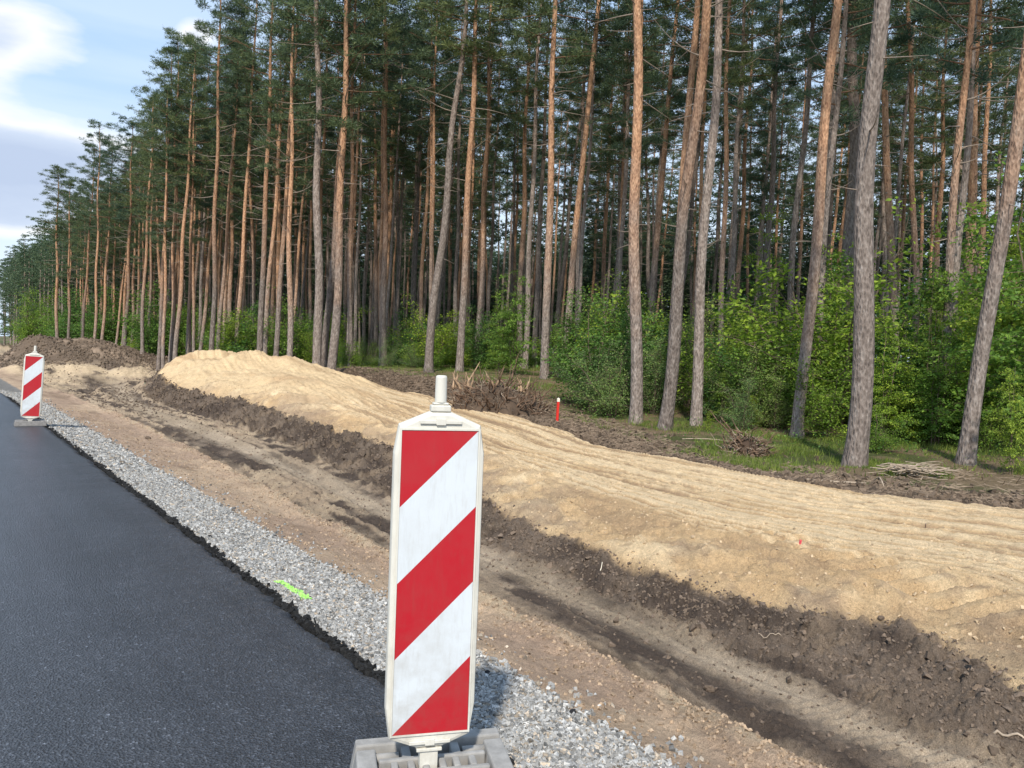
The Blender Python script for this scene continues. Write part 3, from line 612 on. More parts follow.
# the rest of the wood: candidates at forest spacing
def cands():
    pts = []; acc = [tuple(p) for p in placed]; g2 = {}
    def near(x, y, r):
        ci, cj = int(x//4), int(y//4)
        for i in (ci-1, ci, ci+1):
            for j in (cj-1, cj, cj+1):
                for (a, b) in g2.get((i, j), ()):
                    if (a-x)**2+(b-y)**2 < r*r: return True
        return False
    for p in acc: g2.setdefault((int(p[0]//4), int(p[1]//4)), []).append(p)
    r2 = np.random.default_rng(77)
    for _ in range(26000):
        y = r2.uniform(-6, 190); x = r2.uniform(12.2, 88)
        hd = math.degrees(math.atan2(x, y))
        if hd < 2.2 or hd > 74: continue
        dep = x*fw[0]+y*fw[1]
        if dep < 15: continue
        e = float(np.interp(y, yE, vE)); ins = x-e
        if ins < 1.2: continue
        if ins < 9 and dep < 34 and hd > 26: continue      # the front row there is the listed one
        if x > 12+68: continue
        if x > 12+58: continue
        if near(x, y, (1.7 if r2.random() < .4 else 2.7) if ins < 12 else ((2.2 if r2.random() < .25 else 3.5) if ins < 33 else 2.5)): continue
        g2.setdefault((int(x//4), int(y//4)), []).append((x, y)); pts.append((x, y, dep, ins, hd))
    return pts
pts = cands(); pts.sort(key=lambda p: p[2]+.9*p[3])
NI = 300-len(FR)
for i, (x, y, dep, ins, hd) in enumerate(pts[:NI]):
    a = rng.normal(0, .030, 2)+np.array([.0, .0])+np.array([math.cos(yaw), -math.sin(yaw)])*.012
    if hd < 16: lb, gp = 'slender pine in the dense row far down the forest edge', 'pines far down the forest edge'
    elif hd < 27: lb, gp = 'slim pine in the stand behind the sand heap', 'pines in the stand behind the sand heap'
    elif hd < 44: lb, gp = 'dim pine trunk deep in the wood behind the root pile', 'pines deep in the wood behind the root pile'
    else: lb, gp = 'dim pine trunk deep in the wood behind the green thicket', 'pines deep in the wood behind the thicket'
    pine(x, y, rng.uniform(.18, .30), (a[0], a[1], 1), int(rng.integers(7)), rng.random() < (.25 if ins < 8 else .6), rng.uniform(0, 6.28), rng.uniform(.86, 1.06)*(.84 if hd < 13 else 1), lb, gp)
def far_wood():
    lib = [pine_data(300+s, 20, [.55, .5, .12, .1][s], [11, 11, 13, 13][s], [26, 28, 105, 95][s], [2.3, 2.3, 3.4, 3.0][s], True) for s in range(4)]
    TVs, TFs, CVs, CFs = [], [], [], []; a = b = 0
    rest = pts[NI:]
    for (x, y, dep, ins, hd) in rest:
        V, Fq, _, _, TV, TF, _ = lib[int(rng.choice(4, p=[.36, .34, .15, .15]))]; th = rng.uniform(0, 6.28); lo = x > 12+33
        if lo: V, Fq, _, _, TV, TF, _ = lib[int(rng.integers(2, 4))]
        s = (rng.uniform(.45, .85) if lo else rng.uniform(.85, 1.05))*(.85 if hd < 13 else 1); w = rng.uniform(.7, 1.0)
        c_, s_ = math.cos(th), math.sin(th); z0 = gz(x, y)
        def tf(P, k):
            Q = np.stack([(P[:, 0]*c_-P[:, 1]*s_)*k+x, (P[:, 0]*s_+P[:, 1]*c_)*k+y, P[:, 2]*s+z0], 1); return Q
        TVs.append(tf(V, w)); TFs.append(Fq+a); a += len(V); CVs.append(tf(TV, 1)); CFs.append(TF+b); b += len(TV)
    print('far pines', len(rest))
    root = empty('pine_wood', (40, 60, 0)); tag(root, 'mass of distant pines closing the depth of the wood', 'pine wood', kind='stuff')
    o = link('trunks', mesh_np('far_trunks', np.concatenate(TVs)-np.array([40, 60, 0]), np.concatenate(TFs), [M['bark_grey']], True), root); o['kind'] = 'stuff'
    o = link('crowns', mesh_np('far_crowns', np.concatenate(CVs)-np.array([40, 60, 0]), np.concatenate(CFs), [M['needle']]), root); o['kind'] = 'stuff'
far_wood()

# ---------------------------------------------------------------- broadleaved shrubs and young trees
def leaves(C, N, S, asp=.55):
    """rhombic folded leaves at C with normals N"""
    n = len(C); r = unit(np.cross(N, rng.normal(size=(n, 3)))); s = np.cross(N, r)
    V = np.stack([C-r*S[:, None]*.5, C+s*S[:, None]*asp*.5+N*S[:, None]*.06, C+r*S[:, None]*.5, C-s*S[:, None]*asp*.5+N*S[:, None]*.06], 1).reshape(-1, 3)
    return V, np.arange(n*4).reshape(-1, 4)
def shrub_data(seed, h=2.2, w=1.2, nst=9, ntw=26, nlf=26, ls=.06, layered=False, asp=.55):
    global rng
    keep = rng; rng = np.random.default_rng(seed); st = MB(); LV = []; LF = []; off = 0
    for i in range(nst):
        a = rng.uniform(0, 6.28); sp = rng.uniform(.1, 1)*w; hh = h*rng.choice([.4, .65, .9, 1.15])*rng.uniform(.85, 1.1)*(1-.2*(sp/w)**2); t = np.linspace(0, 1, 7)
        if layered: sp *= .35
        d = np.array([math.cos(a), math.sin(a), 0]); b = d*rng.uniform(0, .15)
        P = b+d*(sp*t**1.4)[:, None]+np.array([0, 0, 1.])*(hh*t**.9)[:, None]+rng.normal(0, .02*h, (7, 3))*t[:, None]
        st.tube(P, (.010+.004*h)*(1-.8*t), 4, cap=False)
        for j in range(ntw):
            u = rng.uniform(.12, 1.0); k = u*6; k0 = min(int(k), 5); q = P[k0]*(1-(k-k0))+P[k0+1]*(k-k0)
            aa = rng.uniform(0, 6.28); tl = (rng.uniform(.15, .75)*(.45+.3*h*(1-u*.75))) if not layered else rng.uniform(.4, 1.7)*(1.1-u*.7)
            dd = np.array([math.cos(aa), math.sin(aa), rng.uniform(-.1, .6) if not layered else rng.uniform(-.05, .25)]); dd /= np.linalg.norm(dd)
            tt = np.linspace(0, 1, 4); tp = q+dd*(tt*tl)[:, None]+np.array([0, 0, -1.])*(.15*tt**2*tl)[:, None]
            st.tube(tp, .006*(1-.7*tt), 3, cap=False)
            m_ = int(nlf*(tl/.5 if layered else 1)); uu = rng.uniform(.2, 1.05, m_)
            c = q+dd*(uu*tl)[:, None]-np.array([0, 0, 1.])*(.15*uu**2*tl)[:, None]+rng.normal(0, 1, (m_, 3))*np.array([.085, .085, .045 if layered else .075])*(1+.25*h*(not layered)*.3)
            N = unit(rng.normal(size=(m_, 3))*np.array([.6, .6, .4])+np.array([0, 0, .8])+dd*.3)
            v, f = leaves(c, N, rng.uniform(.7, 1.25, m_)*ls, asp); LV.append(v); LF.append(f+off); off += len(v)
    V = np.concatenate(LV); V[:, 2] = np.maximum(V[:, 2], .02)
    rng = keep; return st, V, np.concatenate(LF)
SH = {}
def shlib(kind, seeds, mat, **kw):
    SH[kind] = []
    for s in seeds:
        st, V, Fq = shrub_data(s, **kw); SH[kind].append((st.mesh('stems_'+kind, [M['twig']]), mesh_np('leaves_'+kind, V, Fq, [mat]), kw['h']))
shlib('fresh', [1, 2, 3, 4], M['leafa'], h=2.4, w=1.2, nst=8, ntw=24, nlf=22, ls=.07)
shlib('willow', [11, 12, 13], M['leafb'], h=2.2, w=1.2, nst=10, ntw=24, nlf=26, ls=.055, asp=.42)
shlib('dark', [21, 22, 23], M['leafd'], h=2.4, w=1.2, nst=9, ntw=26, nlf=26, ls=.075)
shlib('young', [31, 32, 33], M['leafc'], h=5.0, w=1.4, nst=3, ntw=34, nlf=30, ls=.09, layered=True, asp=.7)
shlib('younggreen', [41, 42, 43], M['leafa'], h=5.0, w=1.5, nst=4, ntw=36, nlf=30, ls=.085, layered=True, asp=.65)
def shrub(kind, x, y, h, wd=1.0, label='', group=None, name='shrub', cat='shrub'):
    lib = SH[kind]; st, lf, h0 = lib[int(rng.integers(len(lib)))]
    e = empty(name, (x, y, gz(x, y)-.02)); s = h/h0; e.scale = (s*wd, s*wd, s); e.rotation_euler[2] = rng.uniform(0, 6.28)
    tag(e, label, cat, group); link('stems', st, e); link('foliage', lf, e); return e
SL = [ # kind, px, depth, height, width, label
 ('younggreen', 512, 30, 4.6, .8, 'young_tree', 'grey-green young tree standing behind the root pile', 'young tree'),
 ('younggreen', 498, 32, 3.2, .9, 'young_tree', 'lower leafy sapling left of the grey-green young tree', 'young tree'),
 ('willow', 612, 20.6, 2.3, 1.05, 'shrub', 'pale green willow bush left of the upright reddish pine', 'shrub'),
 ('willow', 592, 21.5, 1.9, 1.0, 'shrub', 'low pale willow bush right behind the red survey stake', 'shrub'),
 ('willow', 652, 21.5, 2.0, 1.0, 'shrub', 'pale willow bush between the upright pine and the stout leaning pine', 'shrub'),
 ('fresh', 600, 25, 3.6, 1.0, 'shrub', 'tall fresh green bush rising over the pale willow bushes', 'shrub'),
 ('dark', 574, 28, 3.0, 1.0, 'shrub', 'dark green bush between the two slanting pines behind the stake', 'shrub'),
 ('fresh', 735, 22, 3.3, 1.1, 'shrub', 'bright broadleaf bush right of the grey pine', 'shrub'),
 ('fresh', 768, 23, 3.5, 1.1, 'shrub', 'bright broadleaf bush filling the gap left of the scarred pine', 'shrub'),
 ('willow', 742, 19.5, 1.9, 1.1, 'shrub', 'soft grey-green bush behind the tangled root wad', 'shrub'),
 ('willow', 775, 19, 1.6, 1.0, 'shrub', 'soft low bush between the root wad and the scarred pine', 'shrub'),
 ('younggreen', 757, 26, 5.4, .6, 'young_tree', 'thin sapling with large leaves standing above the bushes left of the scarred pine', 'young tree'),
 ('younggreen', 835, 20.5, 5.6, .75, 'young_tree', 'tall leafy young tree between the scarred and thick grey pines', 'young tree'),
 ('fresh', 826, 17.5, 2.0, 1.1, 'shrub', 'green bush low between the scarred and thick grey pines', 'shrub'),
 ('dark', 845, 22.5, 4.0, 1.0, 'shrub', 'dark bush behind the tall leafy young tree', 'shrub'),
 ('younggreen', 885, 16.6, 3.0, .9, 'young_tree', 'leafy sapling just right of the thick grey pine', 'young tree'),
 ('dark', 905, 18.5, 3.4, 1.1, 'shrub', 'dark green bush behind the stick pile', 'shrub'),
 ('young', 925, 17.8, 4.3, .8, 'young_tree', 'yellow-green maple sapling with layered leaves beside the peeled-bark pine', 'young tree'),
 ('young', 1000, 16.2, 5.2, .85, 'young_tree', 'tall yellow-green maple sapling right of the strongly leaning pine', 'young tree'),
 ('young', 955, 21, 5.2, .8, 'young_tree', 'yellow-green maple sapling behind the strongly leaning pine', 'young tree'),
 ('young', 1016, 12.4, 2.1, .7, 'young_tree', 'small bright sapling nearest the sand at the far right edge', 'young tree'),
 ('younggreen', 1040, 14.5, 6.4, .9, 'young_tree', 'overhanging leafy young tree cut off by the right edge', 'young tree'),
 ('fresh', 985, 15.0, 1.3, 1.0, 'shrub', 'low green shrub right of the foot of the strongly leaning pine', 'shrub'),
 ('fresh', 880, 14.9, 1.0, 1.0, 'shrub', 'knee-high leafy shrub at the right foot of the thick grey pine', 'shrub'),
 ('fresh', 250, 43, 3.5, 1.1, 'shrub', 'bright broadleaf bush above the right slope of the sand heap', 'shrub'),
 ('fresh', 303, 41, 2.4, 1.1, 'shrub', 'bright bush just left of the tight trio of pines', 'shrub'),
 ('fresh', 28, 95, 8.5, .8, 'young_tree', 'tall pale green broadleaf tree at the far left in front of the pines', 'young tree'),
]
for kd, px, dep, h, wd, nm, lb, ct in SL:
    x, y = spot(px, dep); shrub(kd, x, y, h, wd, lb, None, nm, ct)
def fill(n, px0, px1, d0, d1, h0, h1, kinds, lb, gp, wd=(.9, 1.3)):
    for _ in range(n):
        x, y = spot(rng.uniform(px0, px1), rng.uniform(d0, d1)); e = float(np.interp(y, yE, vE))
        if x < e+1.6: x = e+1.6+rng.uniform(0, .8)
        shrub(kinds[int(rng.integers(len(kinds)))], x, y, rng.uniform(h0, h1), rng.uniform(*wd), lb, gp)
fill(36, 690, 1040, 19, 32, 1.8, 5.6, ['fresh', 'younggreen', 'younggreen', 'young', 'dark'], 'green bush in the dense thicket behind the right-hand pines', 'bushes of the right-hand thicket')
fill(16, 880, 1050, 15.5, 19, 1.0, 3.6, ['fresh', 'young', 'young', 'younggreen'], 'green undergrowth bush between and behind the two rightmost front pines', 'bushes round the rightmost pines')
fill(10, 700, 960, 17.8, 21, .6, 1.6, ['fresh', 'willow', 'young'], 'low sapling at the front of the thicket between the front pines', 'low saplings before the thicket', (.7, 1.0))
fill(14, 560, 700, 22, 32, 1.8, 3.8, ['fresh', 'dark', 'willow'], 'green bush deep behind the pale willow bushes', 'bushes behind the willow bushes')
fill(26, 400, 560, 34, 48, 1.3, 3.0, ['fresh', 'dark'], 'low bush in the shade beyond the root pile', 'bushes beyond the root pile')
fill(30, 335, 470, 33.5, 46, .9, 1.7, ['fresh', 'willow', 'fresh'], 'low fresh green bush on the forest floor right of the tight trio', 'low bushes right of the trio')
fill(34, 215, 330, 38, 55, 1.6, 3.6, ['fresh', 'dark', 'fresh'], 'green bush between the pines above the sand heap', 'bushes above the sand heap')
fill(34, 120, 225, 50, 75, 2.5, 4.6, ['fresh', 'dark', 'dark'], 'green bush at the foot of the track-side pines', 'bushes at the track-side pines')
fill(46, -10, 130, 66, 120, 3.2, 6.5, ['fresh', 'dark', 'dark'], 'green bush in the belt behind the dark soil mound', 'bushes behind the soil mound')

# ---------------------------------------------------------------- grass and low plants
def ground_plants():
    n = 120000; dep = 12+34*rng.random(n)**1.3; px = rng.uniform(-10, 1060, n)
    d = fw[None]+rt[None]*((px-512)/F)[:, None]; P = CAM+d*dep[:, None]; X, Y = P[:, 0], P[:, 1]
    E_ = np.interp(Y, yE, vE)+.35*fbm(X, Y, 1.6, 4, 31); n1 = fbm(X, Y, 1.1, 4, 201)
    k = (X > E_+1.5+1.0*n1+1.7*ss(-Y, -6.2, -4.6))&(X < E_+26)&(rng.random(n) < .03+.85*ss(fbm(X, Y, 1.1, 4, 401)+.28*gs(Y-7.5, 3)-.12*ss(-Y, -6, -4.5), -.02, .35))
    X, Y, n1 = X[k], Y[k], n1[k]; m_ = len(X); nb = 4
    X = np.repeat(X, nb)+rng.normal(0, .04, m_*nb); Y = np.repeat(Y, nb)+rng.normal(0, .04, m_*nb); Z = ground(X, Y)
    D = unit(rng.normal(size=(len(X), 3))*np.array([.4, .4, .1])+np.array([0, 0, 1]))
    V, Fq = tris(np.stack([X, Y, Z], 1), D, rng.uniform(.03, .12, len(X))*(.6+.9*ss(fbm(X, Y, .7, 3, 405), -.2, .3)), rng.uniform(.008, .018, len(X)))
    tag(link('grass', mesh_np('grass', V, Fq, [M['grass']])), 'fresh green grass along the foot of the forest edge', 'grass', kind='stuff')
    n = 60000; dep = 13+32*rng.random(n)**1.2; px = rng.uniform(-10, 1060, n)
    d = fw[None]+rt[None]*((px-512)/F)[:, None]; P = CAM+d*dep[:, None]; X, Y = P[:, 0], P[:, 1]; E_ = np.interp(Y, yE, vE)
    k = (X > E_+2.0)&(X < E_+24)&(rng.random(n) < ss(fbm(X, Y, 1.0, 4, 403), -.2, .3)); X, Y = X[k], Y[k]
    C = np.stack([X, Y, ground(X, Y)+rng.uniform(.03, .30, len(X))], 1); N = unit(rng.normal(size=(len(X), 3))*.5+np.array([0, 0, 1.]))
    V, Fq = leaves(C, N, rng.uniform(.03, .07, len(X))); tag(link('ground_cover', mesh_np('ground_cover', V, Fq, [M['leafd']])), 'low leafy plants covering the forest floor', 'ground cover', kind='stuff')
ground_plants()

# ---------------------------------------------------------------- root pile, root wad, stick pile
def mound(name, w, d, h, c, parent, seed, nseg=56, rings=20):
    V = []; th = np.arange(nseg)*2*math.pi/nseg
    for i in range(rings+1):
        r = i/rings; V.append(np.stack([r*w*np.cos(th), r*d*np.sin(th), h*np.clip(1-r**1.7, 0, 1)+0*th], 1))
    V = np.concatenate(V); V[:, 2] += (.22*h*fbm(V[:, 0], V[:, 1], .4, 5, seed)+.06*fbm(V[:, 0], V[:, 1], .09, 3, seed+9))*(V[:, 2] > .05*h)-.08
    idx = np.arange(len(V)).reshape(rings+1, nseg); nx = np.roll(idx, -1, 1)
    q = np.stack([idx[:-1], idx[1:], nx[1:], nx[:-1]], -1).reshape(-1, 4)
    cc = np.array(c)[None]*np.clip(1+.5*fbm(V[:, 0], V[:, 1], .2, 3, seed+3), .5, 1.6)[:, None]
    return link(name, mesh_np(name, V, q, [M['clod']], True, cc), parent)
def roots_mb(n, w, d, h, l0, l1, r0_, r1_, upb=.5, wig=.25, base=0.3):
    b = MB()
    for _ in range(n):
        a = rng.uniform(0, 6.28); r = rng.random()**.5; x, y = r*w*math.cos(a)*.9, r*d*math.sin(a)*.9; z = h*(1-r**1.7)*rng.uniform(base, 1)
        dr = unit(np.array([math.cos(a)*rng.uniform(.2, 1), math.sin(a)*rng.uniform(.2, 1), rng.uniform(-.2, 1)*upb+.1])+rng.normal(0, .35, 3)); L = rng.uniform(l0, l1); t = np.linspace(0, 1, 7)
        p = np.array([x, y, z])+dr*(t*L)[:, None]+np.cumsum(rng.normal(0, wig*L/7, (7, 3)), 0)*t[:, None]
        b.tube(p, rng.uniform(r0_, r1_)*(1-.8*t), 5, cap=True)
    return b
def turn(o, a): o.rotation_euler[2] = a; return o
x, y = spot(497, 19.6); e = turn(tag(empty('root_pile', (x, y, gz(x, y))), 'long brown pile of torn roots and soil at the forest edge', 'root pile'), -yaw)
mound('soil_mound', 1.25, .8, .62, (.085, .06, .042), e, 5)
roots_mb(300, 1.25, .7, .72, .25, .6, .008, .030, .7, .5).build('roots', [M['root']], e, True)
roots_mb(260, 1.2, .65, .75, .15, .5, .003, .010, .8, .6).build('fine_roots', [M['stick']], e, True)
e.scale = (1.15, 1.15, 1.3)
for k, (dx, dy, hh) in enumerate([(-.62, 0, .50), (.0, -.1, .42), (.55, .05, .34), (-.95, .1, .34)]):
    b = MB()
    for _ in range(4):
        a = rng.normal(0, .45, 2); p0 = np.array([dx+rng.normal(0, .06), dy+rng.normal(0, .05), .45]); L = hh*rng.uniform(.6, 1.15); t = np.linspace(0, 1, 5)
        b.tube(p0+np.array([a[0], a[1], 1.])*(t*L)[:, None]+rng.normal(0, .012, (5, 3)), .035*(1-.85*t), 5)
    b.build('split_stump', [M['splinter']], e)
x, y = spot(747, 14.3); e = turn(tag(empty('root_wad', (x, y, gz(x, y))), 'tangled dark root wad lying on the grass left of the scarred pine', 'root wad'), -yaw)
mound('soil_core', .42, .32, .40, (.075, .05, .035), e, 15, 40, 14)
roots_mb(120, .42, .32, .42, .15, .42, .008, .028, .3, .7).build('roots', [M['root']], e, True)
roots_mb(110, .4, .3, .40, .12, .34, .003, .010, .2, 1.0).build('fine_roots', [M['stick']], e, True)
b = MB()
for a in ((-.42, .55), (-.6, .62), (-.2, .5)):
    t = np.linspace(0, 1, 6); b.tube(np.array([-.05, 0, .15])+np.array([a[0], .05, a[1]])*t[:, None]+rng.normal(0, .02, (6, 3))*t[:, None], .022*(1-.7*t), 5)
b.build('broken_branches', [M['root']], e, True)
x, y = spot(918, 12.1); e = turn(tag(empty('stick_pile', (x, y, gz(x, y))), 'low heap of pale broken sticks between the two rightmost front pines', 'stick pile'), -yaw)
mound('litter_mound', .62, .34, .16, (.13, .095, .065), e, 25, 40, 12)
b = MB()
for _ in range(85):
    a = rng.normal(0, .5); L = rng.uniform(.3, .9); t = np.linspace(-.5, .5, 6); c = np.array([rng.normal(0, .24), rng.normal(0, .13), rng.uniform(.05, .24)])
    p = c+np.array([math.cos(a), math.sin(a), rng.normal(0, .12)])*(t*L)[:, None]+np.array([0, 0, 1.])*(rng.uniform(-.1, .2)*(.25-t**2)*L)[:, None]+np.cumsum(rng.normal(0, .012, (6, 3)), 0)
    b.tube(p, rng.uniform(.006, .017)*(1-.5*(t+.5)), 5)
b.build('sticks', [M['stick']], e, True); e.scale = (.8, .8, .8)
# single sticks
def stick(px, py, L, r, ang, mat, label, z=-.1, arch=.1):
    p = at0(px, py, z); t = np.linspace(-.5, .5, 9); b = MB(); a = R(ang)-yaw
    pts = np.stack([t*L*math.cos(a), t*L*math.sin(a), 0*t], 1)+np.cumsum(rng.normal(0, L*.012, (9, 3)), 0)*np.array([1, 1, 0])
    X, Y = pts[:, 0]+p[0], pts[:, 1]+p[1]; pts[:, 2] = ground(X, Y)-gz(p[0], p[1])+r*.9+arch*L*(.25-t**2)
    b.tube(pts, r*(1-.35*(t+.5)), 6); o = b.build('stick', [mat], None, True); o.location = (p[0], p[1], gz(p[0], p[1])); tag(o, label, 'stick')
stick(644, 593, .14, .006, -25, M['stick'], 'pale splinter of wood lying on the dark bank', -.3)
stick(601, 577, .04, .004, 60, M['white_paint'], 'tiny white chip standing up from the dark bank', -.3)
stick(770, 644, .15, .004, -20, M['stick'], 'thin twig lying across the dark bank on the right', -.3)
stick(1012, 748, .16, .008, -25, M['stick'], 'pale stick in the lower right corner on the dark soil', -.35)
stick(822, 470, 1.7, .022, 4, M['stick'], 'long thin fallen branch on bare soil left of the thick grey pine', -.1, .03)
stick(880, 472, .5, .010, 80, M['stick'], 'short upright-leaning twig beside the stick pile', -.1, .9)
stick(704, 432, .9, .014, -10, M['stick'], 'dead twig on the soil between the stout leaning pine and the root wad', -.1)

# ---------------------------------------------------------------- survey stakes
def stake(px, py, dep, h, w, label, body, topm, tilt=0):
    x, y = spot(px, dep, py); e = empty('survey_stake', (x, y, gz(x, y)-.03)); tag(e, label, 'survey stake'); e.rotation_euler = (R(tilt), R(2), -yaw+.2)
    b = MB(); b.box((-w/2, -w/2, -.15), (w/2, w/2, h*.86)); b.build('post', [body], e, bevel=w*.08)
    b = MB(); b.box((-w*.55, -w*.55, h*.862), (w*.55, w*.55, h*.98)); b.add([(-w*.55, -w*.55, h*.981), (w*.55, -w*.55, h*.981), (w*.55, w*.55, h*.981), (-w*.55, w*.55, h*.981), (0, 0, h*1.02)], [[0, 1, 4], [1, 2, 4], [2, 3, 4], [3, 0, 4], [3, 2, 1, 0]])
    b.build('top', [topm], e)
stake(557, 418, 18.3, .60, .055, 'red survey stake with a pale top in front of the willow bushes', M['red_paint'], M['white_paint'])
stake(799, 556, 6.0, .055, .014, 'tiny pink survey peg in the sand shelf above the dark bank', M['pink'], M['pink'], 12)
stake(793, 558, 6.0, .035, .010, 'smaller pink peg beside the tiny pink survey peg', M['pink'], M['pink'], -20)
stake(925, 527, 6.9, .075, .008, 'thin brown peg standing in the sand shelf near the right edge', M['root'], M['stick'], 4)

# ---------------------------------------------------------------- striped guide boards
def board(loc, rz, tilt, label, low):
    e = empty('traffic_delineator', loc); e.rotation_euler = (tilt[0], tilt[1], rz); tag(e, label, 'guide board', 'striped guide boards on the road edge')
    b0 = .215                       # bottom of the sheeting
    # body: outline in x,z; a chamfered shell thicker at its middle
    W, Wn = .149, .134
    out = [(-Wn, b0-.018), (-.045, b0-.052), (.045, b0-.052), (Wn, b0-.018), (W, b0+.085), (W, b0+.925), (Wn, b0+1.018), (.036, b0+1.060), (-.036, b0+1.060), (-Wn, b0+1.018), (-W, b0+.925), (-W, b0+.085)]
    mb = MB(); k = len(out)
    def ring(s, y):
        c = (0, b0+.5); return [(p[0]-math.copysign(s, p[0])*min(1, abs(p[0])/.12), y, p[1]-(p[1]-c[1])/.55*s*.9) for p in out]
    rings_ = [ring(.013, -.024), ring(.0035, -.021), ring(0, -.010), ring(0, .010), ring(.0035, .021), ring(.013, .024)]
    V = sum(rings_, []); Fs = [[i*k+j, i*k+(j+1) % k, (i+1)*k+(j+1) % k, (i+1)*k+j] for i in range(5) for j in range(k)]+[list(range(k))[::-1], [5*k+j for j in range(k)]]
    mb.add(V, Fs); mb.build('board', [M['cream']], e, bevel=.0015)
    # raised rim round the sheeting
    fr = MB()
    for (a, c) in (((-.1315, b0-.0065), (-.1258, b0+1.0065)), ((.1258, b0-.0065), (.1315, b0+1.0065)), ((-.1256, b0-.0065), (.1256, b0-.0008)), ((-.1256, b0+1.0008), (.1256, b0+1.0065))):
        fr.box((a[0], -.0285, a[1]), (c[0], -.0242, c[1]))
    fr.build('rim', [M['cream']], e)
    # red and white diagonal bands on the face
    sh = MB(); x0, x1 = -.125, .125
    def band(poly, mi): sh.add([(p[0], -.0262, b0+1-p[1]) for p in poly]+[(p[0], -.0243, b0+1-p[1]) for p in poly], [list(range(len(poly))), [len(poly)+i for i in range(len(poly))][::-1]]+[[i, i+len(poly), (i+1) % len(poly)+len(poly), (i+1) % len(poly)] for i in range(len(poly))], mi)
    band([(x0, 0), (x1, 0), (x0, .25)], 1)
    for i, mi in ((0, 0), (1, 1), (2, 0)): band([(x1, .25*i), (x1, .25*(i+1)), (x0, .25*(i+2)), (x0, .25*(i+1))], mi)
    band([(x1, .75), (x1, 1.0), (x0, 1.0)], 1)
    sh.build('striped_sheeting', [M['white'], M['red']], e)
    # lifting bars, collar, lamp pin
    for z in (b0+1.022, b0-.036):
        hb = MB()
        hb.box((-.068, -.031, z), (.068, -.0255, z+.011)); hb.box((-.0155, -.0325, z-.004), (.0155, -.0265, z+.017))
        hb.build('grip_bar', [M['cream']], e, bevel=.0012)
    t = MB(); t.box((-.033, -.020, b0+1.0605), (.033, .020, b0+1.082)); t.box((-.026, -.017, b0+1.0825), (.026, .017, b0+1.090)); t.build('collar', [M['cream']], e, bevel=.004)
    p = MB(); p.tube([(0, 0, b0+1.0905), (0, 0, b0+1.172), (0, 0, b0+1.177), (0, 0, b0+1.179)], [.0195, .0185, .017, .012], 24); p.build('lamp_pin', [M['cream']], e, False)
    f = MB(); f.box((-.030, -.020, .085), (.030, .020, b0-.053)); f.box((-.042, -.026, b0-.064), (.042, .026, b0-.0535)); f.build('foot_peg', [M['cream']], e, bevel=.002)
    return e
def foot(loc, rz, label, w=.42, d=.80, h=.135, mat=None):
    e = empty('rubber_foot', loc); e.rotation_euler[2] = rz; tag(e, label, 'rubber base', 'rubber feet under the guide boards')
    b = MB(); 
    # outer sill with sloping ends, then ribs leaving pockets and a slotted spine
    def taper(x0, x1, y0, y1, z0, z1, s):  # box whose top is inset by s
        b.add([(x0, y0, z0), (x1, y0, z0), (x1, y1, z0), (x0, y1, z0), (x0+s, y0+s, z1), (x1-s, y0+s, z1), (x1-s, y1-s, z1), (x0+s, y1-s, z1)], [[0, 3, 2, 1], [4, 5, 6, 7], [0, 1, 5, 4], [1, 2, 6, 5], [2, 3, 7, 6], [3, 0, 4, 7]])
    X, Y_ = w/2, d/2
    fl = MB(); fl.box((-X+.03, -Y_+.03, .006), (X-.03, Y_-.03, h*.395)); fl.build('pocket_floor', [M['pocket_shade_rubber']], e)  # pocket floors coloured near black, shade of the recesses put into the colour
    taper(-X, -X+.085, -Y_, Y_, .002, h, .018); taper(X-.085, X, -Y_, Y_, .003, h, .018)
    taper(-X+.07, X-.07, -Y_, -Y_+.10, .004, h-.003, .018); taper(-X+.07, X-.07, Y_-.10, Y_, .004, h-.003, .018)
    b.box((-.055, -Y_+.09, h*.4), (-.032, Y_-.09, h-.008)); b.box((.032, -Y_+.09, h*.4), (.055, Y_-.09, h-.008))
    for q in (-.13, -.075, -.028, .028, .075, .13): b.box((-.0315, q-.012, h*.4), (.0315, q+.012, h-.010))
    for q in (-.085, .085):
        b.box((-X+.06, q-.016, h*.41), (-.0555, q+.016, h-.014)); b.box((.0555, q-.016, h*.41), (X-.06, q+.016, h-.014))
    b.build('block', [mat or M['rubber_top']], e, bevel=.006)
    g = MB()
    for sx in (-1, 1):
        g.tube([(sx*(X-.11), Y_-.08, h*.75), (sx*(X-.11), Y_-.16, h*.75)], .017, 10); g.tube([(sx*(X-.11), -Y_+.08, h*.75), (sx*(X-.11), -Y_+.16, h*.75)], .017, 10)
    g.build('carry_grips', [mat or M['rubber_top']], e, True)
    u = MB(); u.box((-X+.004, -Y_+.004, -.004), (X-.004, Y_-.004, .0018)); u.build('underside', [M['rubber']], e)
    return e
P1 = atdepth(428, 735, 2.565)
board((P1[0], P1[1], .0), R(-23), (R(.0), R(.6)), 'near red and white striped guide board, large in the middle of the photo', True)
foot((P1[0]+.015, P1[1]-.02, .0), R(66), 'grey rubber base with pockets under the near striped board, cut off by the lower edge', .40, .54, .115)
P2 = atdepth(29.5, 420, 12.9)
board((P2[0], P2[1], -.06), R(-12), (R(0), R(3.4)), 'far red and white striped guide board leaning right at the left edge of the photo', True)
foot((P2[0]+.01, P2[1], .0), R(87), 'dark low rubber base under the far leaning striped board', .40, .46, .08, M['rubber'])

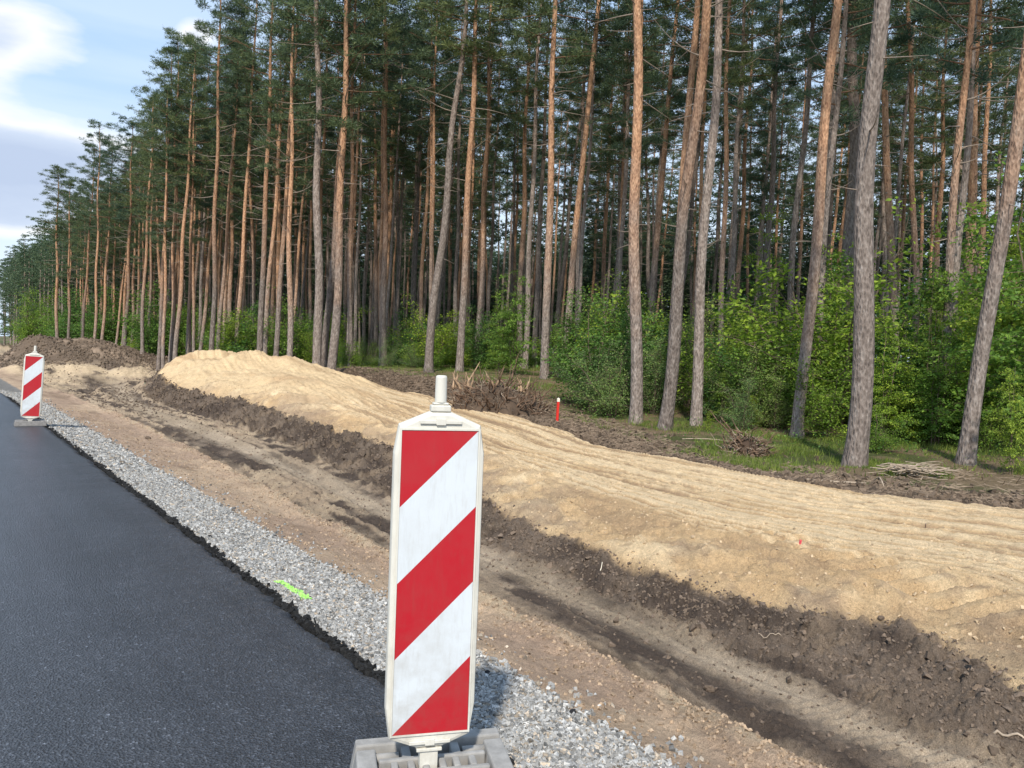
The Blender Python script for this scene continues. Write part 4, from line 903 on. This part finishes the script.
# ---------------------------------------------------------------- sky and sun
w = bpy.data.worlds.new('World'); scene.world = w; w.use_nodes = True; nt = w.node_tree
for nd in list(nt.nodes): nt.nodes.remove(nd)
N = lambda t, **k: (lambda o: [setattr(o, a, b) for a, b in k.items()] and o or o)(nt.nodes.new(t))
out = N('ShaderNodeOutputWorld'); bg = N('ShaderNodeBackground'); sky = N('ShaderNodeTexSky', sky_type='NISHITA')
SUN_H, SUN_E = -136.0, 47.0     # heading from +Y toward +X, elevation
sky.sun_disc = False; sky.sun_elevation = R(SUN_E); sky.sun_rotation = R(SUN_H); sky.air_density = 1.0; sky.dust_density = 1.5; sky.ozone_density = 1.2
bg.inputs['Strength'].default_value = .125
tc = N('ShaderNodeTexCoord'); sp = N('ShaderNodeSeparateXYZ'); nt.links.new(tc.outputs['Generated'], sp.inputs[0])
def Mt(op, a, b=0.0, c=None):
    o = N('ShaderNodeMath', operation=op)
    for i, v in enumerate((a, b) if c is None else (a, b, c)):
        if isinstance(v, (int, float)): o.inputs[i].default_value = v
        else: nt.links.new(v, o.inputs[i])
    return o.outputs[0]
def Nz(vec, sc, det=6, ro=.55):
    o = N('ShaderNodeTexNoise'); o.inputs['Scale'].default_value = sc; o.inputs['Detail'].default_value = det; o.inputs['Roughness'].default_value = ro; nt.links.new(vec, o.inputs['Vector']); return o.outputs['Fac']
def Rp(f, st):
    o = N('ShaderNodeValToRGB'); e = o.color_ramp.elements
    while len(e) < len(st): e.new(.5)
    for el, (p, c) in zip(e, st): el.position = p; el.color = (c if isinstance(c, tuple) else (c, c, c))+(1,)
    nt.links.new(f, o.inputs['Fac']); return o.outputs['Color']
def Mx(f, a, b):
    o = N('ShaderNodeMix', data_type='RGBA')
    for i, v in ((0, f), (6, a), (7, b)):
        if isinstance(v, (int, float)): o.inputs[i].default_value = v
        elif isinstance(v, tuple): o.inputs[i].default_value = v+(1,)
        else: nt.links.new(v, o.inputs[i])
    return o.outputs[2]
mp = N('ShaderNodeMapping'); mp.inputs['Scale'].default_value = (1, 1, 3.2); nt.links.new(tc.outputs['Generated'], mp.inputs['Vector'])
mp2 = N('ShaderNodeMapping'); mp2.inputs['Scale'].default_value = (1, 1, 9); mp2.inputs['Location'].default_value = (3, 1, .3); nt.links.new(tc.outputs['Generated'], mp2.inputs['Vector'])
veil = Rp(Nz(mp2.outputs[0], 1.3, 5), [(.34, 0.0), (.58, 1.0)])                       # thin high bands
lowband = Rp(sp.outputs['Z'], [(.0, 1.0), (.16, 1.0), (.30, .45), (.42, .0)])           # paler toward the horizon
bl = Mx(.75, sky.outputs['Color'], (1.75, 3.35, 5.9))
pale = (5.0, 5.7, 6.3)
c0 = Mx(Mt('MULTIPLY', lowband, .7), bl, pale)
c0 = Mx(Mt('MULTIPLY', veil, .42), c0, (5.0, 5.6, 6.2))
# heaped clouds: white rims, blue-grey bellies
cn = Nz(mp.outputs[0], 2.6, 8, .55)
def blob(px, py, rx, rz, amp):
    d = atdepth(px, py, 1)-CAM; d = d/np.linalg.norm(d); h = np.array([d[1], -d[0], 0]); h /= np.linalg.norm(h); v = np.cross(h, d); v = v if v[2] > 0 else -v
    def dot(vec, s):
        o = N('ShaderNodeVectorMath', operation='DOT_PRODUCT'); nt.links.new(tc.outputs['Generated'], o.inputs[0]); o.inputs[1].default_value = tuple(vec); return Mt('DIVIDE', o.outputs['Value'], s)
    a = dot(h, rx); b = dot(v, rz); q = Mt('ADD', Mt('MULTIPLY', a, a), Mt('MULTIPLY', b, b)); o = N('ShaderNodeVectorMath', operation='DOT_PRODUCT')
    nt.links.new(tc.outputs['Generated'], o.inputs[0]); o.inputs[1].default_value = tuple(d)
    g = Mt('MULTIPLY', Mt('POWER', 2.718, Mt('MULTIPLY', q, -1.0)), amp); return Mt('MULTIPLY', g, Mt('GREATER_THAN', o.outputs['Value'], 0.0))
bs = [blob(10, 26, .075, .036, .62), blob(-10, 60, .03, .04, .35), blob(30, 160, .17, .042, .62), blob(-60, 170, .2, .06, .5), blob(20, 215, .09, .025, .45), blob(195, 35, .022, .016, .5)]
s_ = bs[0]
for q in bs[1:]: s_ = Mt('ADD', s_, q)
dens = Mt('ADD', Mt('ADD', Mt('MULTIPLY', s_, 1.0), Mt('MULTIPLY', Mt('SUBTRACT', cn, .52), 1.1)), Mt('MULTIPLY', Mt('SUBTRACT', Nz(mp.outputs[0], 11, 5), .5), .35))
alpha = Rp(dens, [(.20, 0.0), (.46, 1.0)])
ccol = Rp(dens, [(.25, (.93, .93, .93)), (.45, (.86, .88, .91)), (.70, (.56, .65, .80)), (1.0, (.46, .55, .72))])
cs_ = N('ShaderNodeVectorMath', operation='SCALE'); nt.links.new(ccol, cs_.inputs[0]); cs_.inputs['Scale'].default_value = 6.6
fin = Mx(alpha, c0, cs_.outputs[0])
nt.links.new(fin, bg.inputs['Color']); nt.links.new(bg.outputs[0], out.inputs['Surface'])
sl = bpy.data.lights.new('sun', 'SUN'); sl.energy = 3.4; sl.angle = R(3); sl.color = (1.0, .93, .82)
so = bpy.data.objects.new('sun', sl); col.objects.link(so)
sd = Vector((math.sin(R(SUN_H))*math.cos(R(SUN_E)), math.cos(R(SUN_H))*math.cos(R(SUN_E)), math.sin(R(SUN_E)))); so.rotation_euler = sd.to_track_quat('Z', 'Y').to_euler()

vs = scene.view_settings; vs.view_transform = 'Standard'; vs.look = 'None'; vs.exposure = .56; vs.gamma = 1; vs.use_curve_mapping = False
scene.cycles.use_denoising = True
scene.cycles.max_bounces = 6; scene.cycles.transparent_max_bounces = 4; scene.cycles.transmission_bounces = 3; scene.cycles.diffuse_bounces = 3; scene.cycles.glossy_bounces = 2
